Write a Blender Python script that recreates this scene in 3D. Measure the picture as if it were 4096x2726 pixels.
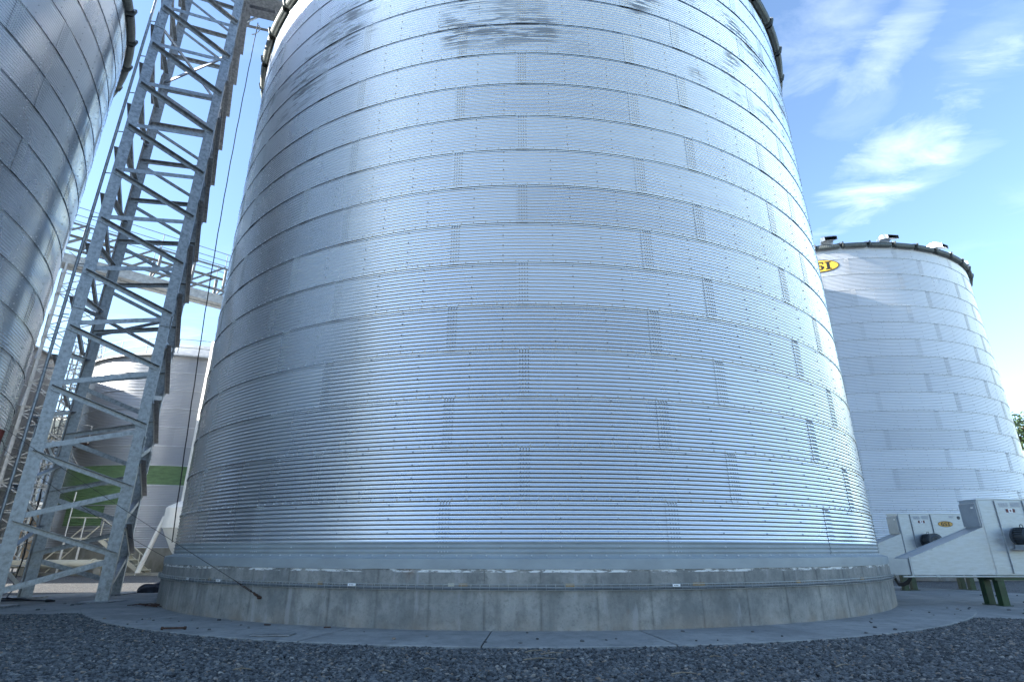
import bpy, bmesh, math, random
import numpy as np
from mathutils import Vector, Matrix
for o in list(bpy.data.objects): bpy.data.objects.remove(o)
SC = bpy.context.scene
COL = SC.collection
rad = math.radians
random.seed(7)

# ------------------------------------------------------------------ camera
cd = bpy.data.cameras.new('camera'); cam = bpy.data.objects.new('camera', cd); COL.objects.link(cam)
cd.sensor_width = 36; cd.lens = 19.85; cd.clip_start = 0.05; cd.clip_end = 5000
cam.location = (0, 0, 1.1); cam.rotation_euler = (rad(90 + 20.36), 0, 0)
SC.camera = cam
# ------------------------------------------------------------------ sky and sun
SUN_EL, SUN_AZ = 24.0, 6.0            # from -X, turned SUN_AZ towards -Y
sd = Vector((-math.cos(rad(SUN_AZ)) * math.cos(rad(SUN_EL)), -math.sin(rad(SUN_AZ)) * math.cos(rad(SUN_EL)), math.sin(rad(SUN_EL))))
W = bpy.data.worlds.new('World'); SC.world = W; W.use_nodes = True
wt = W.node_tree; wt.nodes.clear()
def wn(t, **k):
    n = wt.nodes.new(t)
    for a, b in k.items(): setattr(n, a, b)
    return n
sky = wn('ShaderNodeTexSky', sky_type='NISHITA', sun_disc=False)
sky.sun_elevation = rad(SUN_EL); sky.sun_rotation = math.atan2(sd.x, sd.y)
sky.altitude = 100; sky.air_density = 1.0; sky.dust_density = 0.3; sky.ozone_density = 2.6
tc = wn('ShaderNodeTexCoord')
def vmath(op, a, b=None):
    n = wn('ShaderNodeVectorMath', operation=op)
    for i, q in enumerate((a, b)):
        if q is None: continue
        if isinstance(q, (tuple, list)): n.inputs[i].default_value = q
        else: wt.links.new(q, n.inputs[i])
    return n
def fmath(op, a, b=None, clamp=False):
    n = wn('ShaderNodeMath', operation=op); n.use_clamp = clamp
    for i, q in enumerate((a, b)):
        if q is None: continue
        if isinstance(q, (int, float)): n.inputs[i].default_value = q
        else: wt.links.new(q, n.inputs[i])
    return n.outputs[0]
DIR = tc.outputs['Generated']
sep = wn('ShaderNodeSeparateXYZ'); wt.links.new(DIR, sep.inputs[0])
zc = fmath('MAXIMUM', sep.outputs[2], 0.06)
comb = wn('ShaderNodeCombineXYZ')
wt.links.new(fmath('DIVIDE', sep.outputs[0], zc), comb.inputs[0]); wt.links.new(fmath('DIVIDE', sep.outputs[1], zc), comb.inputs[1])
mp = wn('ShaderNodeMapping'); mp.inputs['Rotation'].default_value = (0, 0, rad(38)); mp.inputs['Scale'].default_value = (1.2, 2.3, 1)
wt.links.new(comb.outputs[0], mp.inputs[0])
n1 = wn('ShaderNodeTexNoise'); n1.inputs['Scale'].default_value = 2.6; n1.inputs['Detail'].default_value = 9; n1.inputs['Roughness'].default_value = .62; n1.inputs['Distortion'].default_value = .5
wt.links.new(mp.outputs[0], n1.inputs[0])
n2 = wn('ShaderNodeTexNoise'); n2.inputs['Scale'].default_value = 1.1; n2.inputs['Detail'].default_value = 3
wt.links.new(comb.outputs[0], n2.inputs[0])
generic = fmath('MULTIPLY', fmath('MULTIPLY_ADD', n1.outputs[0], 3.0), 1.0)
wt.nodes[-1].inputs[1].default_value = 1.0
wt.nodes[-2].inputs[2].default_value = -1.55
wisp = fmath('MULTIPLY', fmath('MAXIMUM', generic, 0.0), fmath('MULTIPLY', fmath('MAXIMUM', fmath('SUBTRACT', n2.outputs[0], .47), 0.0), 0.9))
cloud = wisp
F0 = 564.5; PT = rad(20.36)
def pixdir(x, y):
    u = x - 512; v = y - 340.5
    return Vector((u, F0 * math.cos(PT) + v * math.sin(PT), F0 * math.sin(PT) - v * math.cos(PT))).normalized()
for (x, y, rx, ry, rot, k) in ((889, 160, .17, .05, -28, 1.0), (825, 22, .11, .065, -30, .62), (893, 42, .09, .032, -32, .6), (985, 60, .10, .05, -30, .28), (905, 182, .12, .03, -12, .4), (170, 345, .16, .035, 8, .55), (860, 110, .06, .04, -20, .25)):
    c = pixdir(x, y); right = Vector((c.y, -c.x, 0)).normalized(); up = right.cross(c)
    a1 = right * math.cos(rad(rot)) - up * math.sin(rad(rot)); a2 = right * math.sin(rad(rot)) + up * math.cos(rad(rot))
    d1 = vmath('DOT_PRODUCT', DIR, tuple(a1 / rx)); d2 = vmath('DOT_PRODUCT', DIR, tuple(a2 / ry)); d3 = vmath('DOT_PRODUCT', DIR, tuple(c))
    q = fmath('ADD', fmath('POWER', fmath('ABSOLUTE', d1.outputs['Value']), 2.0), fmath('POWER', fmath('ABSOLUTE', d2.outputs['Value']), 2.0))
    nz = fmath('MULTIPLY', fmath('SUBTRACT', n1.outputs[0], .52), 4.6)
    m = fmath('SUBTRACT', fmath('ADD', 1.0, nz), q)
    m = fmath('MULTIPLY', fmath('MAXIMUM', m, 0.0), fmath('GREATER_THAN', d3.outputs['Value'], 0.0))
    m = fmath('MULTIPLY', fmath('MINIMUM', m, 1.5), k * .23)
    cloud = fmath('ADD', cloud, m)
cloud = fmath('MINIMUM', fmath('MULTIPLY', cloud, 0.9, True), .62)
cloud = fmath('MULTIPLY', cloud, fmath('GREATER_THAN', sep.outputs[2], 0.0))
mixc = wn('ShaderNodeMix', data_type='RGBA')
wt.links.new(cloud, mixc.inputs['Factor']); wt.links.new(sky.outputs[0], mixc.inputs['A'])
mixc.inputs['B'].default_value = (5.4, 5.9, 6.4, 1)
bg = wn('ShaderNodeBackground'); bg.inputs['Strength'].default_value = 0.1
wt.links.new(mixc.outputs['Result'], bg.inputs[0])
wo = wn('ShaderNodeOutputWorld'); wt.links.new(bg.outputs[0], wo.inputs[0])
sl = bpy.data.lights.new('sun', 'SUN'); sl.energy = 4.0; sl.angle = rad(0.53); sl.color = (1, .95, .87)
so = bpy.data.objects.new('sun', sl); COL.objects.link(so); so.rotation_euler = sd.to_track_quat('Z', 'Y').to_euler(); so.location = sd * 80
vs = SC.view_settings; vs.view_transform = 'Standard'; vs.look = 'None'; vs.gamma = 1; vs.use_curve_mapping = False; vs.exposure = 2.1

# ------------------------------------------------------------------ materials
def material(name, color=(.5, .5, .5), rough=.6, metal=0.0, var=0.0, nscale=3.0, nstretch=(1, 1, 1), col2=None, bump=0.0, bscale=60.0, rvar=0.0, spec=.5, objrand=0.0, coord='pos'):
    m = bpy.data.materials.new(name); m.use_nodes = True; t = m.node_tree; b = t.nodes['Principled BSDF']
    b.inputs['Roughness'].default_value = rough; b.inputs['Metallic'].default_value = metal; b.inputs['Specular IOR Level'].default_value = spec
    geo = t.nodes.new('ShaderNodeNewGeometry'); src = geo.outputs['Position']
    if coord == 'obj':
        tcn = t.nodes.new('ShaderNodeTexCoord'); src = tcn.outputs['Object']
    mpn = t.nodes.new('ShaderNodeMapping'); mpn.inputs['Scale'].default_value = nstretch; t.links.new(src, mpn.inputs[0])
    nz = t.nodes.new('ShaderNodeTexNoise'); nz.inputs['Scale'].default_value = nscale; nz.inputs['Detail'].default_value = 6; nz.inputs['Roughness'].default_value = .62
    t.links.new(mpn.outputs[0], nz.inputs[0])
    cr = t.nodes.new('ShaderNodeValToRGB'); cr.color_ramp.elements[0].position = .34; cr.color_ramp.elements[1].position = .66
    c2 = col2 or tuple(min(1, c * (1 + var)) for c in color); c1 = color if col2 else tuple(c * (1 - var) for c in color)
    cr.color_ramp.elements[0].color = (*c1, 1); cr.color_ramp.elements[1].color = (*c2, 1)
    t.links.new(nz.outputs[0], cr.inputs[0]); outc = cr.outputs[0]
    if objrand:
        oi = t.nodes.new('ShaderNodeObjectInfo'); mr = t.nodes.new('ShaderNodeMapRange'); mr.inputs['To Min'].default_value = 1 - objrand; mr.inputs['To Max'].default_value = 1 + objrand
        t.links.new(oi.outputs['Random'], mr.inputs['Value'])
        vm = t.nodes.new('ShaderNodeVectorMath'); vm.operation = 'SCALE'; t.links.new(outc, vm.inputs[0]); t.links.new(mr.outputs[0], vm.inputs['Scale']); outc = vm.outputs[0]
    t.links.new(outc, b.inputs['Base Color'])
    if rvar:
        mr = t.nodes.new('ShaderNodeMapRange'); mr.inputs['From Min'].default_value = .3; mr.inputs['From Max'].default_value = .7
        mr.inputs['To Min'].default_value = rough - rvar; mr.inputs['To Max'].default_value = rough + rvar
        t.links.new(nz.outputs[0], mr.inputs['Value']); t.links.new(mr.outputs[0], b.inputs['Roughness'])
    if bump:
        nb = t.nodes.new('ShaderNodeTexNoise'); nb.inputs['Scale'].default_value = bscale; nb.inputs['Detail'].default_value = 4; t.links.new(mpn.outputs[0], nb.inputs[0])
        bp = t.nodes.new('ShaderNodeBump'); bp.inputs['Strength'].default_value = bump; bp.inputs['Distance'].default_value = .02
        t.links.new(nb.outputs[0], bp.inputs['Height']); t.links.new(bp.outputs[0], b.inputs['Normal'])
    return m

def sheet_material(name, base, rough, oxide=0.30, metal=1.0, oz=(10.8, 14.2)):
    """galvanized sheet: slight tone per sheet, faint panel-to-panel warp, dull scuffed streaks"""
    m = bpy.data.materials.new(name); m.use_nodes = True; t = m.node_tree; L = t.links.new; b = t.nodes['Principled BSDF']
    geo = t.nodes.new('ShaderNodeNewGeometry'); oi = t.nodes.new('ShaderNodeObjectInfo')
    def N(kind, **k):
        n = t.nodes.new(kind)
        for a, v in k.items(): setattr(n, a, v)
        return n
    def noise(scale, stretch, detail=5):
        mpn = N('ShaderNodeMapping'); mpn.inputs['Scale'].default_value = stretch; L(geo.outputs['Position'], mpn.inputs[0])
        n = N('ShaderNodeTexNoise'); n.inputs['Scale'].default_value = scale; n.inputs['Detail'].default_value = detail; n.inputs['Roughness'].default_value = .6; L(mpn.outputs[0], n.inputs[0]); return n.outputs[0]
    def rng(v, a, b_, c, d):
        n = N('ShaderNodeMapRange'); n.inputs['From Min'].default_value = a; n.inputs['From Max'].default_value = b_; n.inputs['To Min'].default_value = c; n.inputs['To Max'].default_value = d; L(v, n.inputs['Value']); return n.outputs[0]
    def mul(a, b_):
        n = N('ShaderNodeMath', operation='MULTIPLY'); L(a, n.inputs[0]); L(b_, n.inputs[1]); return n.outputs[0]
    big = noise(.35, (1, 1, .6), 3); streak = noise(1.5, (1, 1, 16), 6); fine = noise(14, (1, 1, 6), 3)
    tone = mul(rng(oi.outputs['Random'], 0, 1, .94, 1.045), rng(fine, .3, .7, .96, 1.04))
    vs_ = N('ShaderNodeVectorMath', operation='SCALE'); vs_.inputs[0].default_value = base; L(tone, vs_.inputs['Scale'])
    # dull oxide streaks
    s1 = rng(streak, .47, .55, 0, 1); s2 = rng(noise(.42, (1, 1, 1.2), 2), .52, .6, 0, 1)
    sp = N('ShaderNodeSeparateXYZ'); L(geo.outputs['Position'], sp.inputs[0])
    hz = mul(rng(sp.outputs[2], oz[0], oz[0] + .5, 0.0, 1), rng(sp.outputs[2], oz[1] - .5, oz[1], 1, 0.0))
    msk = mul(mul(mul(s1, s2), hz), rng(sp.outputs[0], -9.5, -9.2, 0, 1))
    mx = N('ShaderNodeMix', data_type='RGBA'); L(msk, mx.inputs['Factor']); L(vs_.outputs[0], mx.inputs['A']); mx.inputs['B'].default_value = (oxide, oxide * 1.03, oxide * 1.06, 1)
    L(mx.outputs['Result'], b.inputs['Base Color'])
    b.inputs['Metallic'].default_value = metal
    r = N('ShaderNodeMath', operation='ADD'); L(rng(big, .35, .65, rough - .04, rough + .06), r.inputs[0]); L(mul(msk, rng(msk, 0, 1, 0, .3)), r.inputs[1])
    r2 = N('ShaderNodeMath', operation='ADD'); L(r.outputs[0], r2.inputs[0]); L(rng(oi.outputs['Random'], 0, 1, -.03, .03), r2.inputs[1])
    L(r2.outputs[0], b.inputs['Roughness'])
    bp = N('ShaderNodeBump'); bp.inputs['Strength'].default_value = .12; bp.inputs['Distance'].default_value = .02
    L(noise(1.3, (1, 1, .5), 1), bp.inputs['Height']); L(bp.outputs[0], b.inputs['Normal'])
    return m

M = {}
M['sheet'] = sheet_material('galvanized_sheet', (.70, .72, .74), .26, metal=.93)
M['sheet_far'] = sheet_material('galvanized_sheet_bright', (.72, .74, .76), .34, oz=(100, 101), metal=.6)
M['sheet_old'] = sheet_material('weathered_sheet', (.42, .43, .44), .42, .22, .8, (0, 12))
M['sheet_dark'] = sheet_material('dark_weathered_sheet', (.30, .30, .30), .55, .15, .6, (0, 12))
M['green_sheet'] = material('green_painted_sheet', (.11, .19, .085), .5, 0, .2, 2.5, (1, 1, 3))
M['sealant'] = material('grey_sealant_paint', (.27, .30, .31), .55, 0, .10, 1.6, (1, 1, 2), bump=.12, bscale=30)
M['bolt'] = material('zinc_bolt', (.48, .50, .51), .48, .7, .1)
M['mastic_shade'] = material('seam_mastic_and_shade', (.025, .028, .03), .8)  # gap shadow painted onto the sheet edges, together with the dark sealing
M['eave'] = material('dull_eave_steel', (.15, .165, .155), .55, .5, .18, 8)
M['roof'] = material('roof_panel_steel', (.55, .57, .58), .42, .9, .1, 2)
M['galv'] = material('hot_dip_galvanized', (.29, .305, .32), .48, .7, .36, 11, rvar=.1)
M['galv_old'] = material('weathered_galvanized', (.40, .41, .40), .6, .4, .25, 5, rvar=.1)
M['galv_fan'] = material('bright_fan_sheet', (.36, .40, .44), .38, .6, .12, 5, (1, 1, 5), rvar=.07, bump=.05, bscale=8)
M['galv_dark'] = material('grey_hood_sheet', (.30, .33, .36), .45, .6, .1, 3)
M['green_leg'] = material('green_enamel', (.009, .038, .013), .4, 0, .3, 6)
M['motor'] = material('motor_grey', (.05, .062, .075), .45, .2, .15, 10)
M['bridge'] = material('grey_bridge_steel', (.20, .20, .19), .6, .3, .3, 4)
M['black'] = material('black_rubber', (.015, .015, .017), .5)
M['white_paint'] = material('white_paint', (.78, .77, .72), .5, 0, .06, 2)
M['cream'] = material('cream_paint', (.58, .54, .42), .5, 0, .1, 2)
M['rust'] = material('rust', (.06, .032, .022), .85, .1, .4, 25)
M['red'] = material('dark_red_oxide_paint', (.15, .028, .02), .6, 0, .3, 6)
M['tan'] = material('tan_rusted_plate', (.30, .21, .11), .7, .1, .3, 20)
M['conduit'] = material('grey_plastic_conduit', (.13, .15, .17), .45, 0, .1)
M['wire'] = material('zinc_wire', (.45, .46, .44), .5, .6, .1)
M['label'] = material('white_label', (.75, .75, .75), .5)
M['greylabel'] = material('grey_data_label', (.36, .38, .40), .5, 0, .12, 60)
M['maroon'] = material('maroon_print', (.10, .015, .02), .5)
M['yellow'] = material('yellow_print', (.80, .50, .06), .5)
M['orange_print'] = material('orange_print', (.62, .34, .07), .5)
M['print'] = material('black_print', (.02, .02, .02), .5)
M['twig'] = material('dry_straw', (.20, .165, .12), .8, 0, .2, 20)
M['cloth'] = material('dark_cloth', (.025, .03, .045), .85, 0, .5, 9)
M['bark'] = material('bark', (.10, .075, .05), .9, 0, .3, 6)
M['leaf'] = material('leaf', (.05, .085, .03), .6, 0, .4, 1.5, objrand=.1)
M['mossy'] = material('mossy_old_concrete', (.16, .15, .11), .9, 0, .0, 1.2, (1, 1, .5), col2=(.34, .33, .29), bump=.2)
M['hill'] = material('far_hill_grass', (.09, .11, .05), .9, 0, .3, .01)
M['brick'] = material('brown_shed_cladding', (.25, .17, .10), .8, 0, .15, 1)

def concrete_material(name, c1, c2, wall=True):
    m = bpy.data.materials.new(name); m.use_nodes = True; t = m.node_tree; L = t.links.new; b = t.nodes['Principled BSDF']
    b.inputs['Roughness'].default_value = .85; b.inputs['Specular IOR Level'].default_value = .3
    geo = t.nodes.new('ShaderNodeNewGeometry')
    def N(kind, **k):
        n = t.nodes.new(kind)
        for a, v in k.items(): setattr(n, a, v)
        return n
    def noise(scale, stretch, detail=5, rough=.6):
        mpn = N('ShaderNodeMapping'); mpn.inputs['Scale'].default_value = stretch; L(geo.outputs['Position'], mpn.inputs[0])
        n = N('ShaderNodeTexNoise'); n.inputs['Scale'].default_value = scale; n.inputs['Detail'].default_value = detail; n.inputs['Roughness'].default_value = rough; L(mpn.outputs[0], n.inputs[0]); return n.outputs[0]
    def rng(v, a, b_, c=0, d=1):
        n = N('ShaderNodeMapRange'); n.inputs['From Min'].default_value = a; n.inputs['From Max'].default_value = b_; n.inputs['To Min'].default_value = c; n.inputs['To Max'].default_value = d; L(v, n.inputs['Value']); return n.outputs[0]
    def mix(f, a, b_, blend='MIX'):
        n = N('ShaderNodeMix', data_type='RGBA', blend_type=blend); L(f, n.inputs['Factor'])
        for q, s in ((a, 'A'), (b_, 'B')):
            if isinstance(q, tuple): n.inputs[s].default_value = (*q, 1)
            else: L(q, n.inputs[s])
        return n.outputs['Result']
    def mul(a, b_):
        n = N('ShaderNodeMath', operation='MULTIPLY'); L(a, n.inputs[0])
        if isinstance(b_, float): n.inputs[1].default_value = b_
        else: L(b_, n.inputs[1])
        return n.outputs[0]
    c = mix(rng(noise(1.3, (1, 1, 1), 8, .72), .38, .62), c1, c2)
    c = mix(mul(rng(noise(5, (1, 1, .8), 6, .7), .5, .66), .45), c, tuple(v * .55 for v in c1))
    c = mix(mul(rng(noise(22, (1, 1, 1), 4), .55, .7), .4), c, tuple(v * .6 for v in c1))
    pores = rng(noise(60, (1, 1, 1), 2), .68, .73)
    c = mix(mul(pores, .75), c, (.06, .06, .06))
    if wall:
        sp = N('ShaderNodeSeparateXYZ'); L(geo.outputs['Position'], sp.inputs[0])
        st = rng(noise(3.2, (1, 1, .12), 5), .5, .68)
        c = mix(mul(st, .55), c, (.13, .13, .125))
        st2 = rng(noise(6, (1, 1, .2), 5), .58, .66)
        c = mix(mul(st2, .5), c, (.33, .33, .33))
        tcn = N('ShaderNodeTexCoord'); so_ = N('ShaderNodeSeparateXYZ'); L(tcn.outputs['Object'], so_.inputs[0])
        at = N('ShaderNodeMath', operation='ARCTAN2'); L(so_.outputs[1], at.inputs[0]); L(so_.outputs[0], at.inputs[1])
        pp_ = N('ShaderNodeMath', operation='PINGPONG'); L(at.outputs[0], pp_.inputs[0]); pp_.inputs[1].default_value = rad(2.5)
        js = mul(rng(pp_.outputs[0], .0042, .0006), rng(noise(3, (1, 1, 2), 4), .3, .6, .05, .5))
        c = mix(js, c, (.10, .10, .095))
        dirt = mul(rng(sp.outputs[2], .32, .0), rng(noise(2.0, (1, 1, 1), 5), .35, .62))
        c = mix(mul(dirt, .55), c, (.25, .19, .135))
        flake = mul(rng(noise(2.6, (1, 1, 5), 7, .75), .49, .53), rng(sp.outputs[2], .80, .812))
        c = mix(flake, c, (.72, .72, .71))
        rust = rng(noise(1.6, (1, 1, .8), 3), .70, .78)
        c = mix(mul(rust, .4), c, (.20, .10, .05))
    else:
        c = mix(mul(rng(noise(.6, (1, 1, 1), 4), .5, .65), .45), c, tuple(v * .62 for v in c1))
    L(c, b.inputs['Base Color'])
    bp = N('ShaderNodeBump'); bp.inputs['Strength'].default_value = .35; bp.inputs['Distance'].default_value = .01
    L(noise(45, (1, 1, 1) if wall else (.25, 1, 1), 5), bp.inputs['Height']); L(bp.outputs[0], b.inputs['Normal'])
    return m
M['concrete'] = concrete_material('cast_concrete', (.18, .185, .18), (.33, .32, .295))
M['slab'] = concrete_material('broomed_slab_concrete', (.21, .215, .21), (.29, .29, .275), False)

def gravel_material(name, stones=False):
    m = bpy.data.materials.new(name); m.use_nodes = True; t = m.node_tree; L = t.links.new; b = t.nodes['Principled BSDF']
    b.inputs['Roughness'].default_value = .8
    cr = t.nodes.new('ShaderNodeValToRGB'); e = cr.color_ramp.elements
    e[0].position = 0; e[0].color = (.022, .024, .026, 1); e[1].position = 1; e[1].color = (.27, .26, .24, 1)
    for p, c in ((.35, (.062, .065, .067)), (.75, (.11, .114, .115)), (.92, (.15, .15, .145)), (.955, (.20, .145, .10))):
        q = e.new(p); q.color = (*c, 1)
    if stones:
        oi = t.nodes.new('ShaderNodeObjectInfo'); L(oi.outputs['Random'], cr.inputs[0])
        L(cr.outputs[0], b.inputs['Base Color'])
    else:
        geo = t.nodes.new('ShaderNodeNewGeometry')
        vo = t.nodes.new('ShaderNodeTexVoronoi'); vo.inputs['Scale'].default_value = 34; L(geo.outputs['Position'], vo.inputs['Vector'])
        sp = t.nodes.new('ShaderNodeSeparateXYZ'); L(vo.outputs['Color'], sp.inputs[0]); L(sp.outputs[0], cr.inputs[0]); L(cr.outputs[0], b.inputs['Base Color'])
        bp = t.nodes.new('ShaderNodeBump'); bp.inputs['Strength'].default_value = .9; bp.inputs['Distance'].default_value = .02; bp.invert = True
        L(vo.outputs['Distance'], bp.inputs['Height']); L(bp.outputs[0], b.inputs['Normal'])
    return m
M['gravel'] = gravel_material('gravel_bed'); M['stone'] = gravel_material('gravel_stone', True)

# ------------------------------------------------------------------ helpers
class MB:
    def __init__(s): s.v = []; s.f = []; s.mi = []; s.sm = []
    def add(s, vs, fs, mi=0, smooth=False):
        o = len(s.v); s.v += [tuple(q) for q in vs]
        for f in fs: s.f.append(tuple(i + o for i in f)); s.mi.append(mi); s.sm.append(smooth)
    def box(s, a, b, mi=0, bev=0.0):
        x0, y0, z0 = a; x1, y1, z1 = b
        if bev:
            return s.prism([(x0 + bev, y0), (x1 - bev, y0), (x1, y0 + bev), (x1, y1 - bev), (x1 - bev, y1), (x0 + bev, y1), (x0, y1 - bev), (x0, y0 + bev)], z0, z1, mi)
        s.add([(x0, y0, z0), (x1, y0, z0), (x1, y1, z0), (x0, y1, z0), (x0, y0, z1), (x1, y0, z1), (x1, y1, z1), (x0, y1, z1)],
              [(0, 3, 2, 1), (4, 5, 6, 7), (0, 1, 5, 4), (1, 2, 6, 5), (2, 3, 7, 6), (3, 0, 4, 7)], mi)
    def prism(s, pts, z0, z1, mi=0):
        n = len(pts)
        s.add([(x, y, z0) for x, y in pts] + [(x, y, z1) for x, y in pts],
              [tuple(range(n))[::-1], tuple(range(n, 2 * n))] + [(i, (i + 1) % n, n + (i + 1) % n, n + i) for i in range(n)], mi)
    def prism_y(s, pts, y0, y1, mi=0):       # pts in (x, z)
        n = len(pts)
        s.add([(x, y0, z) for x, z in pts] + [(x, y1, z) for x, z in pts],
              [tuple(range(n)), tuple(range(n, 2 * n))[::-1]] + [(i, n + i, n + (i + 1) % n, (i + 1) % n) for i in range(n)], mi)
    def tube(s, pts, r, n=8, mi=0, cap=True, r2=None):
        P = [Vector(p) for p in pts]; rings = []
        for i, p in enumerate(P):
            d = (P[min(i + 1, len(P) - 1)] - P[max(i - 1, 0)]).normalized()
            a = d.cross(Vector((0, 0, 1)) if abs(d.z) < .93 else Vector((1, 0, 0))).normalized(); b = d.cross(a)
            rr = r if r2 is None else r + (r2 - r) * i / (len(P) - 1)
            rings.append([p + a * rr * math.cos(2 * math.pi * k / n) + b * rr * math.sin(2 * math.pi * k / n) for k in range(n)])
        vs = [q for R_ in rings for q in R_]
        fs = [(i * n + k, (i + 1) * n + k, (i + 1) * n + (k + 1) % n, i * n + (k + 1) % n) for i in range(len(P) - 1) for k in range(n)]
        s.add(vs, fs, mi, True)
        if cap: s.add(rings[0], [tuple(range(n))], mi); s.add(rings[-1], [tuple(range(n))[::-1]], mi)
    def angle(s, p, q, a, b, w, t, mi=0):     # L section from p to q, flanges along unit vectors a and b
        p, q, a, b = Vector(p), Vector(q), Vector(a), Vector(b)
        pr = [(0, 0), (w, 0), (w, t), (t, t), (t, w), (0, w)]
        v = [p + a * x + b * y for x, y in pr] + [q + a * x + b * y for x, y in pr]
        s.add(v, [(0, 3, 2, 1), (0, 5, 4, 3), (6, 7, 8, 9), (6, 9, 10, 11)] + [(i, (i + 1) % 6, 6 + (i + 1) % 6, 6 + i) for i in range(6)], mi)
    def lathe(s, prof, a0, a1, n, mi=0, smooth=True):   # prof: (r, z)
        m = len(prof); vs = []
        for i in range(n + 1):
            t = a0 + (a1 - a0) * i / n; c, d = math.cos(t), math.sin(t)
            vs += [(r * c, r * d, z) for r, z in prof]
        s.add(vs, [(i * m + k, (i + 1) * m + k, (i + 1) * m + k + 1, i * m + k + 1) for i in range(n) for k in range(m - 1)], mi, smooth)
    def mesh(s, name, mats, fix=True):
        me = bpy.data.meshes.new(name); me.from_pydata(s.v, [], s.f)
        for m in (mats if isinstance(mats, (list, tuple)) else [mats]): me.materials.append(M[m] if isinstance(m, str) else m)
        me.polygons.foreach_set('material_index', s.mi); me.polygons.foreach_set('use_smooth', s.sm)
        if fix:
            bm = bmesh.new(); bm.from_mesh(me); bmesh.ops.recalc_face_normals(bm, faces=bm.faces); bm.to_mesh(me); bm.free()
        me.update(); return me
    def build(s, name, mats, parent=None, loc=(0, 0, 0), rz=0, fix=True): return link(name, s.mesh(name, mats, fix), parent, loc, rz)
def link(name, me, parent=None, loc=(0, 0, 0), rz=0):
    o = bpy.data.objects.new(name, me); COL.objects.link(o); o.location = loc; o.rotation_euler = (0, 0, rz); o.parent = parent; return o
def thing(name, label, cat, loc=(0, 0, 0), group=None, rz=0):
    o = bpy.data.objects.new(name, None); COL.objects.link(o); o.location = loc; o.rotation_euler = (0, 0, rz); o.empty_display_size = .2
    return tag(o, label, cat, group)
def tag(o, label, cat, group=None):
    o['label'] = label; o['category'] = cat
    if group: o['group'] = group
    return o
def struct(o): o['kind'] = 'structure'; return o

# ------------------------------------------------------------------ ground, slabs
SX, SY = .316, 18.11        # main silo centre
RW = 9.14; RC = 9.29; RA = 10.57
mb = MB()
g = [-1500, -300, -80, -30, -12, 0, 12, 30, 80, 300, 1500]
nv = len(g); mb.add([(x, y, -.012) for y in g for x in g], [(j * nv + i, j * nv + i + 1, (j + 1) * nv + i + 1, (j + 1) * nv + i) for j in range(nv - 1) for i in range(nv - 1)])
struct(mb.build('ground', 'gravel', fix=False))
# ring apron round the main silo: cast slabs with open joints
apron = MB(); apron.lathe([(9.0, .004), (RA - .02, .004)], 0, 2 * math.pi, 96)
apron = struct(apron.build('apron', 'slab', None, (SX, SY, 0), fix=False))
NS = 28; st = 2 * math.pi / NS
mb = MB(); gp = .0009
mb.lathe([(9.1, .006), (9.1, .048), (RA - .012, .034), (RA, .024), (RA, -.01)], gp, st - gp, 8, 0, False)
for a in (gp, st - gp):
    c, d = math.cos(a), math.sin(a); mb.add([(9.1 * c, 9.1 * d, .006), (RA * c, RA * d, -.01), (RA * c, RA * d, .024), (9.1 * c, 9.1 * d, .048)], [(0, 1, 2, 3)])
slab_me = mb.mesh('slab', 'slab')
TH0 = rad(269)
for i in range(NS): link('slab', slab_me, apron, (0, 0, 0), TH0 + rad(-2.7) + i * st)
# pads for the tower and the fans
mb = MB(); mb.prism([(-18.5, 10.2), (-7.45, 11.55), (-5.5, 12.6), (-6.0, 18.5), (-10.2, 18.3), (-13.2, 15.9), (-18.5, 13.4)], -.01, .014)
struct(mb.build('tower_pad', 'slab'))
mb = MB(); mb.prism([(6.2, 12.6), (7.55, 11.0), (9.3, 10.45), (18, 9.6), (18, 16.0), (13.9, 16.6), (12.6, 20), (11.9, 26), (7.5, 26)], -.01, .017)
struct(mb.build('fan_pad', 'slab'))
mb = MB(); mb.box((-60, 29.2, -.01), (-13.6, 30.2, .10)); struct(mb.build('kerb', 'mossy'))

# ------------------------------------------------------------------ gravel stones (geometry nodes)
def in_pads(x, y):
    if math.hypot(x - SX, y - SY) < RA + .02: return True
    if x < -6.5 and y > 11.55 + (x + 7.45) * .1222 - .02: return True
    if x > 7.0 and y > 11.0 - (x - 7.55) * .2 - .12: return True
    return False
mb = MB(); cs = .12
for i in range(int(24 / cs)):
    for j in range(int(7.6 / cs)):
        x = -12 + i * cs; y = 4.4 + j * cs; cx_, cy_ = x + cs / 2, y + cs / 2
        if abs(cx_) > .92 * cy_ + 1.2 or in_pads(cx_, cy_): continue
        mb.add([(x, y, 0), (x + cs, y, 0), (x + cs, y + cs, 0), (x, y + cs, 0)], [(0, 1, 2, 3)])
grv = mb.build('gravel', 'stone', fix=False); grv['kind'] = 'stuff'; grv['label'] = 'dark grey crushed stone gravel round the silo apron'; grv['category'] = 'gravel'
ng = bpy.data.node_groups.new('gravel_scatter', 'GeometryNodeTree')
ng.interface.new_socket('Geometry', in_out='INPUT', socket_type='NodeSocketGeometry'); ng.interface.new_socket('Geometry', in_out='OUTPUT', socket_type='NodeSocketGeometry')
def gn(t, **k):
    n = ng.nodes.new(t)
    for a, b in k.items(): setattr(n, a, b)
    return n
gi = gn('NodeGroupInput'); go = gn('NodeGroupOutput'); G = ng.links.new
dp = gn('GeometryNodeDistributePointsOnFaces'); dp.inputs['Density'].default_value = 2600
G(gi.outputs[0], dp.inputs['Mesh'])
jn = gn('GeometryNodeJoinGeometry')
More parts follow.
